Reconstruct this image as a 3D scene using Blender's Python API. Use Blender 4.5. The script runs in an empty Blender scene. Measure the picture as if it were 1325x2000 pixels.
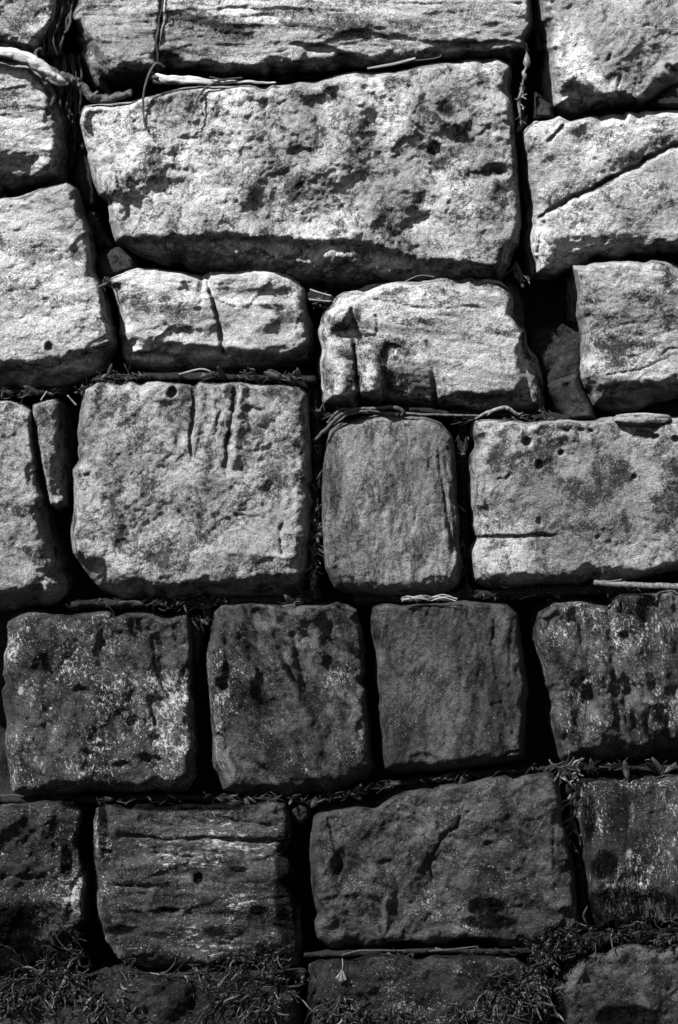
import bpy, math, random
import numpy as np

# ------------------------------------------------------------------ scale
S = 1.0 / 600.0          # metres per photograph pixel on the wall plane
CX, CY = 662.5, 1000.0
DIST = 4.6               # camera to wall plane
ZC = 1.90                # camera height
SC = bpy.context.scene
COL = SC.collection

# ------------------------------------------------------------------ camera
cam_d = bpy.data.cameras.new('camera')
cam = bpy.data.objects.new('camera', cam_d)
COL.objects.link(cam)
cam.location = (0, -DIST, ZC)
cam.rotation_euler = (math.radians(90), 0, 0)
cam_d.sensor_fit = 'VERTICAL'
cam_d.sensor_height = 36
cam_d.lens = 36 * DIST / (2000 * S)
cam_d.clip_start = 0.05
cam_d.clip_end = 500
SC.camera = cam

# ------------------------------------------------------------------ light
SUN_TO = np.array([-0.56, -0.60, 0.82])       # direction towards the sun
SUN_TO = SUN_TO / np.linalg.norm(SUN_TO)
elev = math.asin(SUN_TO[2])
azim = math.atan2(SUN_TO[0], SUN_TO[1])
w = bpy.data.worlds.new('World')
SC.world = w
w.use_nodes = True
nt = w.node_tree
bg = nt.nodes['Background']
sky = nt.nodes.new('ShaderNodeTexSky')
sky.sky_type = 'NISHITA'
sky.sun_disc = False
sky.sun_elevation = elev
sky.sun_rotation = azim
sky.air_density = 0.45
sky.dust_density = 0.0
bw = nt.nodes.new('ShaderNodeRGBToBW')        # the photograph is black and white
nt.links.new(sky.outputs['Color'], bw.inputs['Color'])
nt.links.new(bw.outputs['Val'], bg.inputs['Color'])
bg.inputs['Strength'].default_value = 0.1
sun_d = bpy.data.lights.new('sun', 'SUN')
sun_d.energy = 5.0
sun_d.angle = math.radians(1.0)
sun_d.color = (1, 1, 1)
sun = bpy.data.objects.new('sun', sun_d)
COL.objects.link(sun)
from mathutils import Vector
sun.rotation_euler = Vector(-SUN_TO).to_track_quat('-Z', 'Y').to_euler()
sun.location = Vector(SUN_TO * 8)
SC.view_settings.view_transform = 'Standard'
SC.view_settings.look = 'None'
SC.view_settings.exposure = 0.25
SC.view_settings.gamma = 1.0
SC.cycles.max_bounces = 3
SC.cycles.diffuse_bounces = 0      # hard, high-contrast black and white exposure

# ------------------------------------------------------------------ noise
_r = np.random.RandomState(7)
PERM = np.concatenate([_r.permutation(256)] * 4).astype(np.int64)
G3 = _r.normal(size=(256, 3))
G3 /= np.linalg.norm(G3, axis=1)[:, None]
G3 = G3.astype(np.float32)

def perlin(x, y, z):
    xi = np.floor(x).astype(np.int64); yi = np.floor(y).astype(np.int64); zi = np.floor(z).astype(np.int64)
    fx = (x - xi).astype(np.float32); fy = (y - yi).astype(np.float32); fz = (z - zi).astype(np.float32)
    xi &= 255; yi &= 255; zi &= 255
    u = fx*fx*fx*(fx*(fx*6-15)+10); v = fy*fy*fy*(fy*(fy*6-15)+10); q = fz*fz*fz*(fz*(fz*6-15)+10)
    res = []
    for dx in (0, 1):
        for dy in (0, 1):
            for dz in (0, 1):
                h = PERM[PERM[PERM[(xi+dx) & 255] + ((yi+dy) & 255)] + ((zi+dz) & 255)]
                g = G3[h]
                res.append(g[..., 0]*(fx-dx) + g[..., 1]*(fy-dy) + g[..., 2]*(fz-dz))
    a = res[0]+(res[1]-res[0])*q; b = res[2]+(res[3]-res[2])*q
    c = res[4]+(res[5]-res[4])*q; d = res[6]+(res[7]-res[6])*q
    e = a+(b-a)*v; f = c+(d-c)*v
    return (e+(f-e)*u) * 1.5

def fbm(x, y, z, period, octv=4, gain=0.5, ridged=False, seed=0.0):
    f = 1.0/period; a = 1.0; t = np.zeros_like(x, dtype=np.float32); n = 0.0
    for i in range(octv):
        p = perlin(x*f+seed*1.37+i*17.3, y*f+seed*2.11+i*5.7, z*f+seed*0.73+i*9.1)
        if ridged: p = 1-2*np.abs(p)
        t += a*p; n += a; a *= gain; f *= 2.03
    return t/n

def scoops(x, y, period, seed):
    """concave weathered hollows between crisp ridges; 0 on ridges, -1 in the bottom of a hollow"""
    gx = x/period; gy = y/period
    ix = np.floor(gx).astype(np.int64); iy = np.floor(gy).astype(np.int64)
    best = np.full(x.shape, 9.0, dtype=np.float32); amp = np.zeros(x.shape, dtype=np.float32)
    for dx in (-1, 0, 1):
        for dy in (-1, 0, 1):
            cx = ix+dx; cy = iy+dy
            h = PERM[PERM[(cx+seed*13) & 255] + ((cy+seed*7) & 255)]
            px = cx + (h % 16)/16.0; py = cy + (h//16)/16.0
            d = (gx-px)**2 + (gy-py)**2
            m = d < best
            best = np.where(m, d, best); amp = np.where(m, 0.25+0.75*((h*37) % 64)/64.0, amp)
    return -np.clip(1-best/0.7, 0, 1)*amp

def sstep(a, b, x):
    t = np.clip((x-a)/(b-a), 0, 1)
    return t*t*(3-2*t)

# ------------------------------------------------------------------ outlines
def smooth_outline(pts, default_w, rnd_amp, seed, spacing=7.0, tension=0.3):
    P = np.array([(p[0], p[1], (p[2] if len(p) > 2 else default_w)) for p in pts], dtype=np.float64)
    n = len(P); out = []
    for i in range(n):
        p0, p1, p2, p3 = P[i-1], P[i], P[(i+1) % n], P[(i+2) % n]
        L = math.hypot(*(p2-p1)[:2]); k = max(1, int(L/spacing))
        for j in range(k):
            t = j/k
            cr = 0.5*((2*p1)+(-p0+p2)*t+(2*p0-5*p1+4*p2-p3)*t*t+(-p0+3*p1-3*p2+p3)*t**3)
            ln = p1+(p2-p1)*t
            q = ln*(1-tension)+cr*tension
            q[2] = max(4.0, ln[2])
            out.append(q)
    O = np.array(out)
    z = np.zeros(len(O))
    O[:, 0] += fbm(O[:, 0], O[:, 1], z+seed*3.1, 60, 4, 0.6)*rnd_amp
    O[:, 1] += fbm(O[:, 0], O[:, 1], z+seed*3.1+50, 60, 4, 0.6)*rnd_amp
    # broken corners and chipped arrises
    rs = np.random.RandomState(int(seed)*17+3); cen = O[:, :2].mean(0)
    per = len(O)*spacing
    for q in range(int(per/95) if per > 560 else 0):
        c0 = O[rs.randint(len(O)), :2].copy(); r = rs.uniform(10, 34); amt = rs.uniform(2, 8)*min(1, rnd_amp/5)
        dd = np.hypot(O[:, 0]-c0[0], O[:, 1]-c0[1]); m = np.clip(1-dd/r, 0, 1)**0.6*amt
        v = cen-O[:, :2]; v /= np.linalg.norm(v, axis=1)[:, None]+1e-6
        O[:, :2] += v*m[:, None]; O[:, 2] += m*1.2
    return O

def poly_sdf(x, y, O):
    """signed distance (+ inside), width at nearest point, nearest point"""
    n = len(O)
    best = np.full(x.shape, 1e18); wv = np.zeros(x.shape); nx = np.zeros(x.shape); ny = np.zeros(x.shape)
    inside = np.zeros(x.shape, dtype=bool)
    for i in range(n):
        ax, ay, aw = O[i]; bx, by, bw_ = O[(i+1) % n]
        ex, ey = bx-ax, by-ay
        L2 = ex*ex+ey*ey+1e-9
        t = np.clip(((x-ax)*ex+(y-ay)*ey)/L2, 0, 1)
        qx = ax+ex*t; qy = ay+ey*t
        d = (x-qx)**2+(y-qy)**2
        m = d < best
        best = np.where(m, d, best); wv = np.where(m, aw+(bw_-aw)*t, wv)
        nx = np.where(m, qx, nx); ny = np.where(m, qy, ny)
        if ay != by:
            c = ((ay > y) != (by > y)) & (x < (bx-ax)*(y-ay)/(by-ay)+ax)
            inside ^= c
    d = np.sqrt(best)
    return np.where(inside, d, -d), wv, nx, ny

def line_dist(x, y, pts):
    best = np.full(x.shape, 1e18); al = np.zeros(x.shape); tot = 0
    for (ax, ay), (bx, by) in zip(pts[:-1], pts[1:]):
        ex, ey = bx-ax, by-ay; L = math.hypot(ex, ey)
        t = np.clip(((x-ax)*ex+(y-ay)*ey)/(L*L+1e-9), 0, 1)
        d = (x-ax-ex*t)**2+(y-ay-ey*t)**2
        m = d < best
        best = np.where(m, d, best); al = np.where(m, tot+t*L, al); tot += L
    return np.sqrt(best), al/max(tot, 1e-6)

def to_world(px, py, h):
    """px, py photograph pixels, h height in px towards the viewer from the wall plane"""
    zf = h*S
    k = (DIST-zf)/DIST
    return (px-CX)*S*k, -zf, ZC+(CY-py)*S*k

# ------------------------------------------------------------------ materials
def new_mat(name):
    m = bpy.data.materials.new(name); m.use_nodes = True
    t = m.node_tree
    return m, t, t.nodes, t.links, t.nodes['Principled BSDF']

TS = 0.85     # sharpness of the tone ramps of all stones
def grey(v): return (v, v, v, 1)

def stone_material(name, lo, hi, ang=0.0, stretch=(1, 1), patch=14, cut=0.5, sharp=0.16, grain=0.5,
                   lichen=0.0, lichen_v=0.55, dirt=0.35, rough=0.85, seed=0, streak=0.0, spec=0.25):
    m, t, N, L, B = new_mat(name)
    tc = N.new('ShaderNodeTexCoord')
    mp = N.new('ShaderNodeMapping'); mp.inputs['Location'].default_value = (seed*3.7 % 19, seed*1.3 % 11, seed*2.9 % 23)
    L.new(tc.outputs['Object'], mp.inputs['Vector'])
    ro = N.new('ShaderNodeMapping'); ro.inputs['Rotation'].default_value = (0, math.radians(ang), 0)
    L.new(mp.outputs['Vector'], ro.inputs['Vector'])
    an = N.new('ShaderNodeMapping'); an.inputs['Scale'].default_value = (stretch[0], 1, stretch[1])
    L.new(ro.outputs['Vector'], an.inputs['Vector'])
    def noise(vec, sc, det, rg, dist=0.0):
        n = N.new('ShaderNodeTexNoise'); n.inputs['Scale'].default_value = sc
        n.inputs['Detail'].default_value = det; n.inputs['Roughness'].default_value = rg
        n.inputs['Distortion'].default_value = dist
        L.new(vec, n.inputs['Vector']); return n.outputs['Fac']
    def math_(op, a, b=None, c=None, clamp=False):
        n = N.new('ShaderNodeMath'); n.operation = op; n.use_clamp = clamp
        for i, v in enumerate((a, b, c)):
            if v is None: continue
            if isinstance(v, (int, float)): n.inputs[i].default_value = v
            else: L.new(v, n.inputs[i])
        return n.outputs[0]
    def rng(v, a, b, c=0.0, d=1.0, smooth=True):
        n = N.new('ShaderNodeMapRange'); n.interpolation_type = 'SMOOTHSTEP' if smooth else 'LINEAR'
        n.inputs['From Min'].default_value = a; n.inputs['From Max'].default_value = b
        n.inputs['To Min'].default_value = c; n.inputs['To Max'].default_value = d
        L.new(v, n.inputs['Value']); return n.outputs['Result']
    def mixf(f, a, b):
        n = N.new('ShaderNodeMix'); n.data_type = 'FLOAT'
        for i, v in ((0, f), (2, a), (3, b)):
            if isinstance(v, (int, float)): n.inputs[i].default_value = v
            else: L.new(v, n.inputs[i])
        return n.outputs[0]
    base = noise(an.outputs['Vector'], patch, 9, 0.62, 0.6)
    fine = noise(mp.outputs['Vector'], 170, 3, 0.75)
    mid = noise(mp.outputs['Vector'], 55, 5, 0.7, 0.4)
    # mineral tone: patches broken up by grain
    s = math_('ADD', base, math_('MULTIPLY', math_('SUBTRACT', fine, 0.5), 0.55*grain))
    s = math_('ADD', s, math_('MULTIPLY', math_('SUBTRACT', mid, 0.5), 0.35))
    tone = rng(s, cut-sharp*TS, cut+sharp*0.7*TS, 0.0, 1.0)
    dk_ = lo < 0.09
    val = mixf(tone, lo*(0.42 if dk_ else 0.45), hi*(0.46 if dk_ else 1.0))
    grn = noise(mp.outputs['Vector'], 240, 2, 0.8)
    val = math_('MULTIPLY', val, rng(math_('ADD', math_('MULTIPLY', grn, 0.6), math_('MULTIPLY', mid, 0.4)), 0.37, 0.61, 0.50, 1.25))
    # coarse weathering
    big = noise(an.outputs['Vector'], patch*0.28, 4, 0.55, 0.3)
    val = math_('MULTIPLY', val, rng(big, 0.33, 0.67, 0.55, 1.35))
    if streak > 0:      # thin bedding / run-off lines along the stretched axis
        st = N.new('ShaderNodeMapping'); st.inputs['Scale'].default_value = (stretch[0]*0.35, 1, stretch[1]*2.2)
        if stretch[0] > stretch[1]: st.inputs['Scale'].default_value = (stretch[0]*2.2, 1, stretch[1]*0.35)
        L.new(ro.outputs['Vector'], st.inputs['Vector'])
        sn = noise(st.outputs['Vector'], patch*1.2, 6, 0.65, 0.2)
        val = math_('MULTIPLY', val, rng(sn, 0.36, 0.56, 1-streak, 1.08))
    # dark grime specks
    dk = noise(an.outputs['Vector'], patch*1.9, 7, 0.7, 0.8)
    val = math_('MULTIPLY', val, rng(math_('ADD', dk, math_('MULTIPLY', math_('SUBTRACT', fine, 0.5), 0.4)), 0.34, 0.43, 1-dirt*(0.5 if lo < 0.09 else 1.0), 1.0))
    # attributes: stains, darkened pits and painted shade (positive) and paler patches (negative)
    at = N.new('ShaderNodeAttribute'); at.attribute_name = 'stain_shade'
    brk = math_('ADD', at.outputs['Fac'], math_('MULTIPLY', math_('SUBTRACT', math_('ADD', math_('MULTIPLY', base, 0.5), math_('MULTIPLY', mid, 0.5)), 0.5), 1.3))
    val = mixf(rng(brk, 0.30, 0.62), val, math_('MULTIPLY', val, 0.14))
    pa = N.new('ShaderNodeAttribute'); pa.attribute_name = 'pale'
    pk = math_('ADD', pa.outputs['Fac'], math_('MULTIPLY', math_('SUBTRACT', math_('ADD', math_('MULTIPLY', base, 0.4), math_('MULTIPLY', fine, 0.6)), 0.5), 1.5))
    if lichen > 0:
        lm = noise(mp.outputs['Vector'], 5.5, 3, 0.5, 0.6)
        ln = noise(an.outputs['Vector'], 85, 9, 0.82, 0.35)
        lf = math_('ADD', ln, math_('MULTIPLY', math_('SUBTRACT', lm, 0.5), 0.45))
        lmask = rng(lf, 0.705-0.15*lichen, 0.755-0.15*lichen)
        sp = noise(mp.outputs['Vector'], 190, 3, 0.7)
        smask = rng(math_('ADD', sp, math_('MULTIPLY', math_('SUBTRACT', lm, 0.5), 0.2)), 0.665-0.05*lichen, 0.70-0.05*lichen)
        lmask = math_('MAXIMUM', lmask, math_('MULTIPLY', smask, 0.75))
        lmask = math_('MULTIPLY', lmask, rng(brk, 0.25, 0.6, 1.0, 0.12))
        val = mixf(lmask, val, lichen_v*1.25)
    val = mixf(math_('MULTIPLY', rng(pk, 0.35, 0.75), 0.85), val, max(hi, lichen_v)*0.95)
    comb = N.new('ShaderNodeCombineColor')
    for i in range(3): L.new(val, comb.inputs[i])
    L.new(comb.outputs['Color'], B.inputs['Base Color'])
    B.inputs['Roughness'].default_value = min(rough, 0.58) if lo < 0.09 else rough
    sl = rng(brk, 0.25, 0.6, spec*(0.35 if lo < 0.09 else 0.2), 0.0)
    L.new(sl, B.inputs['Specular IOR Level'])
    hgt = math_('ADD', math_('MULTIPLY', fine, 0.5), math_('MULTIPLY', mid, 0.9))
    hgt = math_('ADD', hgt, math_('MULTIPLY', base, 1.2))
    bp = N.new('ShaderNodeBump'); bp.inputs['Strength'].default_value = 0.9; bp.inputs['Distance'].default_value = 0.012
    L.new(hgt, bp.inputs['Height']); L.new(bp.outputs['Normal'], B.inputs['Normal'])
    return m

def simple_material(name, lo, hi, scale, rough=0.7, stretch=(1, 1, 1), bump=0.3, dist=0.004, spec=0.3, coords='Object'):
    m, t, N, L, B = new_mat(name)
    tc = N.new('ShaderNodeTexCoord'); mp = N.new('ShaderNodeMapping'); mp.inputs['Scale'].default_value = stretch
    L.new(tc.outputs[coords], mp.inputs['Vector'])
    n = N.new('ShaderNodeTexNoise'); n.inputs['Scale'].default_value = scale; n.inputs['Detail'].default_value = 7
    n.inputs['Roughness'].default_value = 0.65
    L.new(mp.outputs['Vector'], n.inputs['Vector'])
    r = N.new('ShaderNodeValToRGB'); r.color_ramp.elements[0].position = 0.36; r.color_ramp.elements[1].position = 0.64
    r.color_ramp.elements[0].color = grey(lo); r.color_ramp.elements[1].color = grey(hi)
    L.new(n.outputs['Fac'], r.inputs['Fac']); L.new(r.outputs['Color'], B.inputs['Base Color'])
    B.inputs['Roughness'].default_value = rough; B.inputs['Specular IOR Level'].default_value = spec
    bp = N.new('ShaderNodeBump'); bp.inputs['Strength'].default_value = bump; bp.inputs['Distance'].default_value = dist
    L.new(n.outputs['Fac'], bp.inputs['Height']); L.new(bp.outputs['Normal'], B.inputs['Normal'])
    return m

# ------------------------------------------------------------------ linking
def link_mesh(name, co, faces_flat, loop_tot, mat, label=None, cat=None, group=None, kind=None, base=None, smooth=True, attrs=None):
    co = np.asarray(co, dtype=np.float32)
    if base is None:
        base = np.array([(co[:, 0].min()+co[:, 0].max())/2, (co[:, 1].min()+co[:, 1].max())/2, co[:, 2].min()])
    loc = co-base.astype(np.float32)
    me = bpy.data.meshes.new(name)
    me.vertices.add(len(loc)); me.vertices.foreach_set('co', loc.ravel())
    me.loops.add(len(faces_flat)); me.loops.foreach_set('vertex_index', np.asarray(faces_flat, dtype=np.int32))
    tot = np.asarray(loop_tot, dtype=np.int32)
    me.polygons.add(len(tot)); me.polygons.foreach_set('loop_start', np.concatenate([[0], np.cumsum(tot)[:-1]]).astype(np.int32))
    me.polygons.foreach_set('use_smooth', np.full(len(tot), smooth, dtype=bool))
    if attrs:
        for k, v in attrs.items():
            a = me.attributes.new(k, 'FLOAT', 'POINT'); a.data.foreach_set('value', v.astype(np.float32))
    me.update(calc_edges=True); me.validate()
    me.materials.append(mat)
    o = bpy.data.objects.new(name, me); COL.objects.link(o); o.location = [float(v) for v in base]
    if label: o['label'] = label
    if cat: o['category'] = cat
    if group: o['group'] = group
    if kind: o['kind'] = kind
    return o

# ------------------------------------------------------------------ the stone builder
def stone(name, label, pts, mat, w=16, face=0.0, H=55.0, prof=1.7, seed=1, tilt=(0, 0), low=7.0, mid=3.2, fine=1.5,
          bed=None, scoop=None, feats=(), depth=230.0, edge=6.5, g=2.6, rug=1.0, group='blocks of the dry stone wall',
          cat='stone block', aniso=None, tension=0.3, groove=None):
    """bed = (angle, period, amplitude); scoop = (period, amplitude, stretch_x, stretch_y, angle)"""
    O = smooth_outline(pts, w, edge, seed, tension=tension)
    x0, y0 = O[:, 0].min(), O[:, 1].min(); x1, y1 = O[:, 0].max(), O[:, 1].max()
    nx = int((x1-x0)/g)+3; ny = int((y1-y0)/g)+3
    X, Y = np.meshgrid(x0-g+np.arange(nx)*g, y0-g+np.arange(ny)*g)
    sd, wv, qx, qy = poly_sdf(X, Y, O)
    csd = (sd[:-1, :-1]+sd[1:, :-1]+sd[:-1, 1:]+sd[1:, 1:])/4
    cells = csd > 0.0
    # drop pinched cells
    nb = np.zeros_like(cells, dtype=int); c = cells.astype(int)
    nb[1:] += c[:-1]; nb[:-1] += c[1:]; nb[:, 1:] += c[:, :-1]; nb[:, :-1] += c[:, 1:]
    cells &= nb >= 2
    idx = -np.ones(X.shape, dtype=np.int64)
    ci, cj = np.nonzero(cells)
    used = np.zeros(X.shape, dtype=bool)
    for a, b in ((0, 0), (1, 0), (0, 1), (1, 1)): used[ci+a, cj+b] = True
    idx[used] = np.arange(used.sum())
    quads = np.stack([idx[ci, cj], idx[ci+1, cj], idx[ci+1, cj+1], idx[ci, cj+1]], 1)
    px = X[used].copy(); py = Y[used].copy(); d = sd[used].copy(); wv = wv[used]; qx = qx[used]; qy = qy[used]
    # boundary loop
    E = np.concatenate([quads[:, [0, 1]], quads[:, [1, 2]], quads[:, [2, 3]], quads[:, [3, 0]]])
    key = np.sort(E, 1); kk = key[:, 0]*10**7+key[:, 1]
    uq, inv, cnt = np.unique(kk, return_inverse=True, return_counts=True)
    bE = E[cnt[inv] == 1]
    bv = np.unique(bE)
    px[bv] = qx[bv]; py[bv] = qy[bv]; d[bv] = 0
    d = np.maximum(d, 0)
    z0 = np.full(px.shape, seed*7.13)
    # bevel width varied by noise so that the arris wanders
    wn = wv*(1.25-0.35*sstep(18, 40, wv))*(1+0.8*fbm(px, py, z0+5, 60, 4, 0.68))
    t = np.clip(d/np.maximum(wn, 3), 0, 1)
    p = np.clip(prof-(wv-16)/160.0, 1.55, 3)
    He = H*np.clip(wv/42.0, 1, 1.5)
    h = He*((1-(1-t)**p)**(1/p))-He+face
    cxm, cym = px.mean(), py.mean()
    h += tilt[0]*(px-cxm)/100+tilt[1]*(py-cym)/100
    k = 0.35+0.65*t
    face_bright = py.mean() < 1160
    # noise in rotated / stretched coordinates
    wx = px+fbm(px, py, z0+1, 90, 3)*16; wy = py+fbm(px, py, z0+2, 90, 3)*16
    if aniso:
        a = math.radians(aniso[0]); ux = (wx*math.cos(a)+wy*math.sin(a))/aniso[1]; uy = -wx*math.sin(a)+wy*math.cos(a)
    else:
        ux, uy = wx, wy
    h += low*fbm(ux, uy, z0, 150, 2, 0.45)*t*2.4
    h += mid*rug*(2.0*fbm(ux, uy, z0+11, 68, 2, 0.4)+0.75*fbm(ux, uy, z0+13, 25, 3, 0.5))*k*(1.1 if face_bright else 1.75)
    h += fine*rug*fbm(ux, uy, z0+21, 13, 3, 0.65)*k*1.45
    h += -fine*0.8*sstep(0.35, 0.8, fbm(ux, uy, z0+25, 24, 3, 0.6, ridged=True))*k
    rg = fbm(ux, uy, z0+31, 60, 4, 0.55, ridged=True)
    h += -mid*(0.3 if face_bright else 0.6)*rug*sstep(0.45, 0.95, rg)*k
    if bed:
        a = math.radians(bed[0]); v = (-px*math.sin(a)+py*math.cos(a))
        u = (px*math.cos(a)+py*math.sin(a))
        for sc_, am in ((1.0, 1.0), (0.43, 0.5)):
            vv = v/(bed[1]*sc_)+fbm(px*0.35, py, z0+40*sc_, 80, 3)*1.2
            fl = np.floor(vv); fr = vv-fl
            ga = fbm(u*0.5, fl*37.0, z0+60*sc_, 60, 3)
            ga = np.clip(0.35+ga*1.6, 0, 1.3)
            saw = np.where(fr < 0.86, fr/0.86, (1-fr)/0.14)-0.5
            h += bed[2]*am*saw*ga*k
    if scoop:
        a = math.radians(scoop[4] if len(scoop) > 4 else 0)
        sx = (wx*math.cos(a)+wy*math.sin(a))/scoop[2]; sy = (-wx*math.sin(a)+wy*math.cos(a))/scoop[3]
        h += scoop[1]*scoops(sx, sy, scoop[0], seed)*t
        h += scoop[1]*0.35*scoops(sx*1.0+31, sy+17, scoop[0]*0.42, seed+3)*t
    if groove:      # gouges running along one direction, sharp valley and rounded crest
        a = math.radians(groove[0]); u = (wx*math.cos(a)+wy*math.sin(a))/groove[3]; v = -wx*math.sin(a)+wy*math.cos(a)
        n1 = np.abs(fbm(u, v, z0+91, groove[1], 2, 0.45)); n2 = fbm(u*1.6, v*0.7, z0+95, groove[1]*2.2, 2)
        h += groove[2]*(np.clip(n1*3.2, 0, 1)-1)*np.clip(0.55+1.3*n2, 0.05, 1.3)*k
        h += groove[2]*0.7*fbm(u, v, z0+99, groove[1]*0.8, 2, 0.4)*k
    stain_shade = np.zeros(px.shape); pale = np.zeros(px.shape)
    fx = px+fbm(px, py, z0+71, 34, 4, .65)*8; fy = py+fbm(px, py, z0+72, 34, 4, .65)*8
    for f in feats:
        kd = f[0]
        if kd == 'crack':
            _, P, wd, dp = f[:4]
            dd, al = line_dist(fx, fy, P)
            ww = wd*(0.55+0.6*np.clip(0.5+fbm(px, py, z0+81, 25, 2), 0, 1.2))
            end = sstep(0, 0.06, al)*sstep(0, 0.10, 1-al) if len(f) < 5 else 1
            h -= dp*np.exp(-(dd/ww)**2)*(0.3+0.7*end)
        elif kd == 'pit':
            _, x, y, rx, ry, dp = f[:6]; a = math.radians(f[6]) if len(f) > 6 else 0
            dx = fx-x; dy = fy-y; u = (dx*math.cos(a)+dy*math.sin(a))/rx; v = (-dx*math.sin(a)+dy*math.cos(a))/ry
            r = np.sqrt(u*u+v*v)
            h -= dp*(1-sstep(0.35, 1.15, r))
        elif kd == 'poly':
            _, P, dh, soft = f
            Q = np.array([(q[0], q[1], 1.0) for q in P])
            s_, _, _, _ = poly_sdf(fx, fy, Q)
            sf = soft*(2.8 if dh < -15 else 1.0)
            h += dh*sstep(-sf*0.5, sf*0.5, s_)
        elif kd == 'ramp':        # raised or sunk polygon fading away from its first edge over a reach
            _, P, dh, soft, reach = f
            Q = np.array([(q[0], q[1], 1.0) for q in P])
            s_, _, _, _ = poly_sdf(fx, fy, Q)
            dd, _ = line_dist(fx, fy, [P[0], P[1]])
            h += dh*sstep(-soft*0.5, soft*0.5, s_)*(1-sstep(0, reach, dd))
        elif kd == 'ridge':
            _, P, wd, dp = f
            dd, al = line_dist(fx, fy, P); h += dp*np.exp(-(dd/wd)**2)
        elif kd in ('stain_shade', 'pale'):
            _, x, y, rx, ry, st = f[:6]; a = math.radians(f[6]) if len(f) > 6 else 0
            dx = fx-x; dy = fy-y; u = (dx*math.cos(a)+dy*math.sin(a))/rx; v = (-dx*math.sin(a)+dy*math.cos(a))/ry
            r = np.sqrt(u*u+v*v); val = st*(1-sstep(0.3, 1.3, r))
            if kd == 'stain_shade': stain_shade = np.maximum(stain_shade, val)
            else: pale = np.maximum(pale, val)
    # flaked patches along the arris
    rs = np.random.RandomState(int(seed)*29+5)
    for q in range(int(len(O)*7/110) if len(O) > 80 else 0):
        c0 = O[rs.randint(len(O)), :2]; r = rs.uniform(14, 42); dp = rs.uniform(4, 15)*min(1, H/60)
        dd = np.hypot((fx-c0[0]), (fy-c0[1])); m = sstep(r+2.5, r-2.5, dd)
        h = h-m*dp*(0.35+0.65*np.clip(1-dd/r, 0, 1))*k
    wxx, wyy, wzz = to_world(px, py, h)
    co = [np.stack([wxx, wyy, wzz], 1)]
    # ordered loop
    nxt = {}
    for a_, b_ in bE: nxt.setdefault(int(a_), []).append(int(b_))
    start = int(bE[0, 0]); loop = [start]; cur = nxt[start].pop()
    while cur != start and len(loop) < 20000:
        loop.append(cur)
        if not nxt.get(cur): break
        cur = nxt[cur].pop()
    lp = np.array(loop); m = len(lp)
    bx, by, bh = px[lp], py[lp], h[lp]
    wx0, wy0, wz0 = to_world(bx, by, bh)
    # outward normals of the smoothed outline
    def sm(v, k=4):
        r = v.copy()
        for q in range(1, k+1): r = r+np.roll(v, q)+np.roll(v, -q)
        return r/(2*k+1)
    tx = np.roll(sm(bx), -2)-np.roll(sm(bx), 2); ty = np.roll(sm(by), -2)-np.roll(sm(by), 2)
    ln = np.hypot(tx, ty)+1e-6; nxn, nyn = ty/ln, -tx/ln
    area = 0.5*np.sum(bx*np.roll(by, -1)-np.roll(bx, -1)*by)
    if area < 0: nxn, nyn = -nxn, -nyn
    sgn_out = 1.0
    levels = [4, 10, 18, 28, 40, 55, 72, 92, 116, 145, 180, depth]
    faces = [quads[:, ::-1].ravel()]; tots = [np.full(len(quads), 4)]
    base_i = len(px); prev = lp
    st_list = [stain_shade]; pa_list = [pale]
    for q, dp in enumerate(levels):
        off = 3.0*min(1, dp/14)-dp*0.05
        ns = fbm(bx, by, np.full(m, dp*1.0+seed*9), 46, 4, 0.6)*6.0*min(1, dp/30)*rug
        o = (off+ns)*sgn_out
        X_ = wx0+nxn*o*S; Z_ = wz0-nyn*o*S
        Y_ = wy0+dp*S+0*X_
        if q == len(levels)-1: X_ = wx0-nxn*12*S; Z_ = wz0+nyn*12*S
        co.append(np.stack([X_, Y_, Z_], 1))
        curi = base_i+np.arange(m); base_i += m
        f4 = np.stack([prev, np.roll(prev, -1), np.roll(curi, -1), curi], 1)
        faces.append(f4.ravel()); tots.append(np.full(m, 4)); prev = curi
        st_list.append(stain_shade[lp]); pa_list.append(pale[lp]*0)
    faces.append(prev); tots.append(np.array([m]))
    CO = np.concatenate(co)
    return link_mesh(name, CO, np.concatenate(faces), np.concatenate(tots), mat, label, cat, group,
                     attrs={'stain_shade': np.concatenate(st_list), 'pale': np.concatenate(pa_list)})

#==STONES==
SM = stone_material
# ------------------------------------------------------------------ ground and earth behind the stones
def ground():
    xs = np.array([-60, -10, -4, -2, -1, 0, 1, 2, 4, 10, 60.]); ys = np.array([-60, -20, -8, -5, -3, -2, -1, -.3, .3, 2, 20, 60.])
    X, Y = np.meshgrid(xs, ys); n, m = X.shape
    i = np.arange(n*m).reshape(n, m)
    q = np.stack([i[:-1, :-1], i[:-1, 1:], i[1:, 1:], i[1:, :-1]], -1).reshape(-1, 4)
    Z = 0.03*np.sin(X*1.7)*np.cos(Y*2.3)*(np.abs(X) < 20)
    link_mesh('ground', np.stack([X.ravel(), Y.ravel(), Z.ravel()], 1), q.ravel(), np.full(len(q), 4),
              simple_material('wet_shingle', 0.03, 0.12, 14, bump=0.8, dist=0.02), kind='structure', base=np.zeros(3))
ground()

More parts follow.
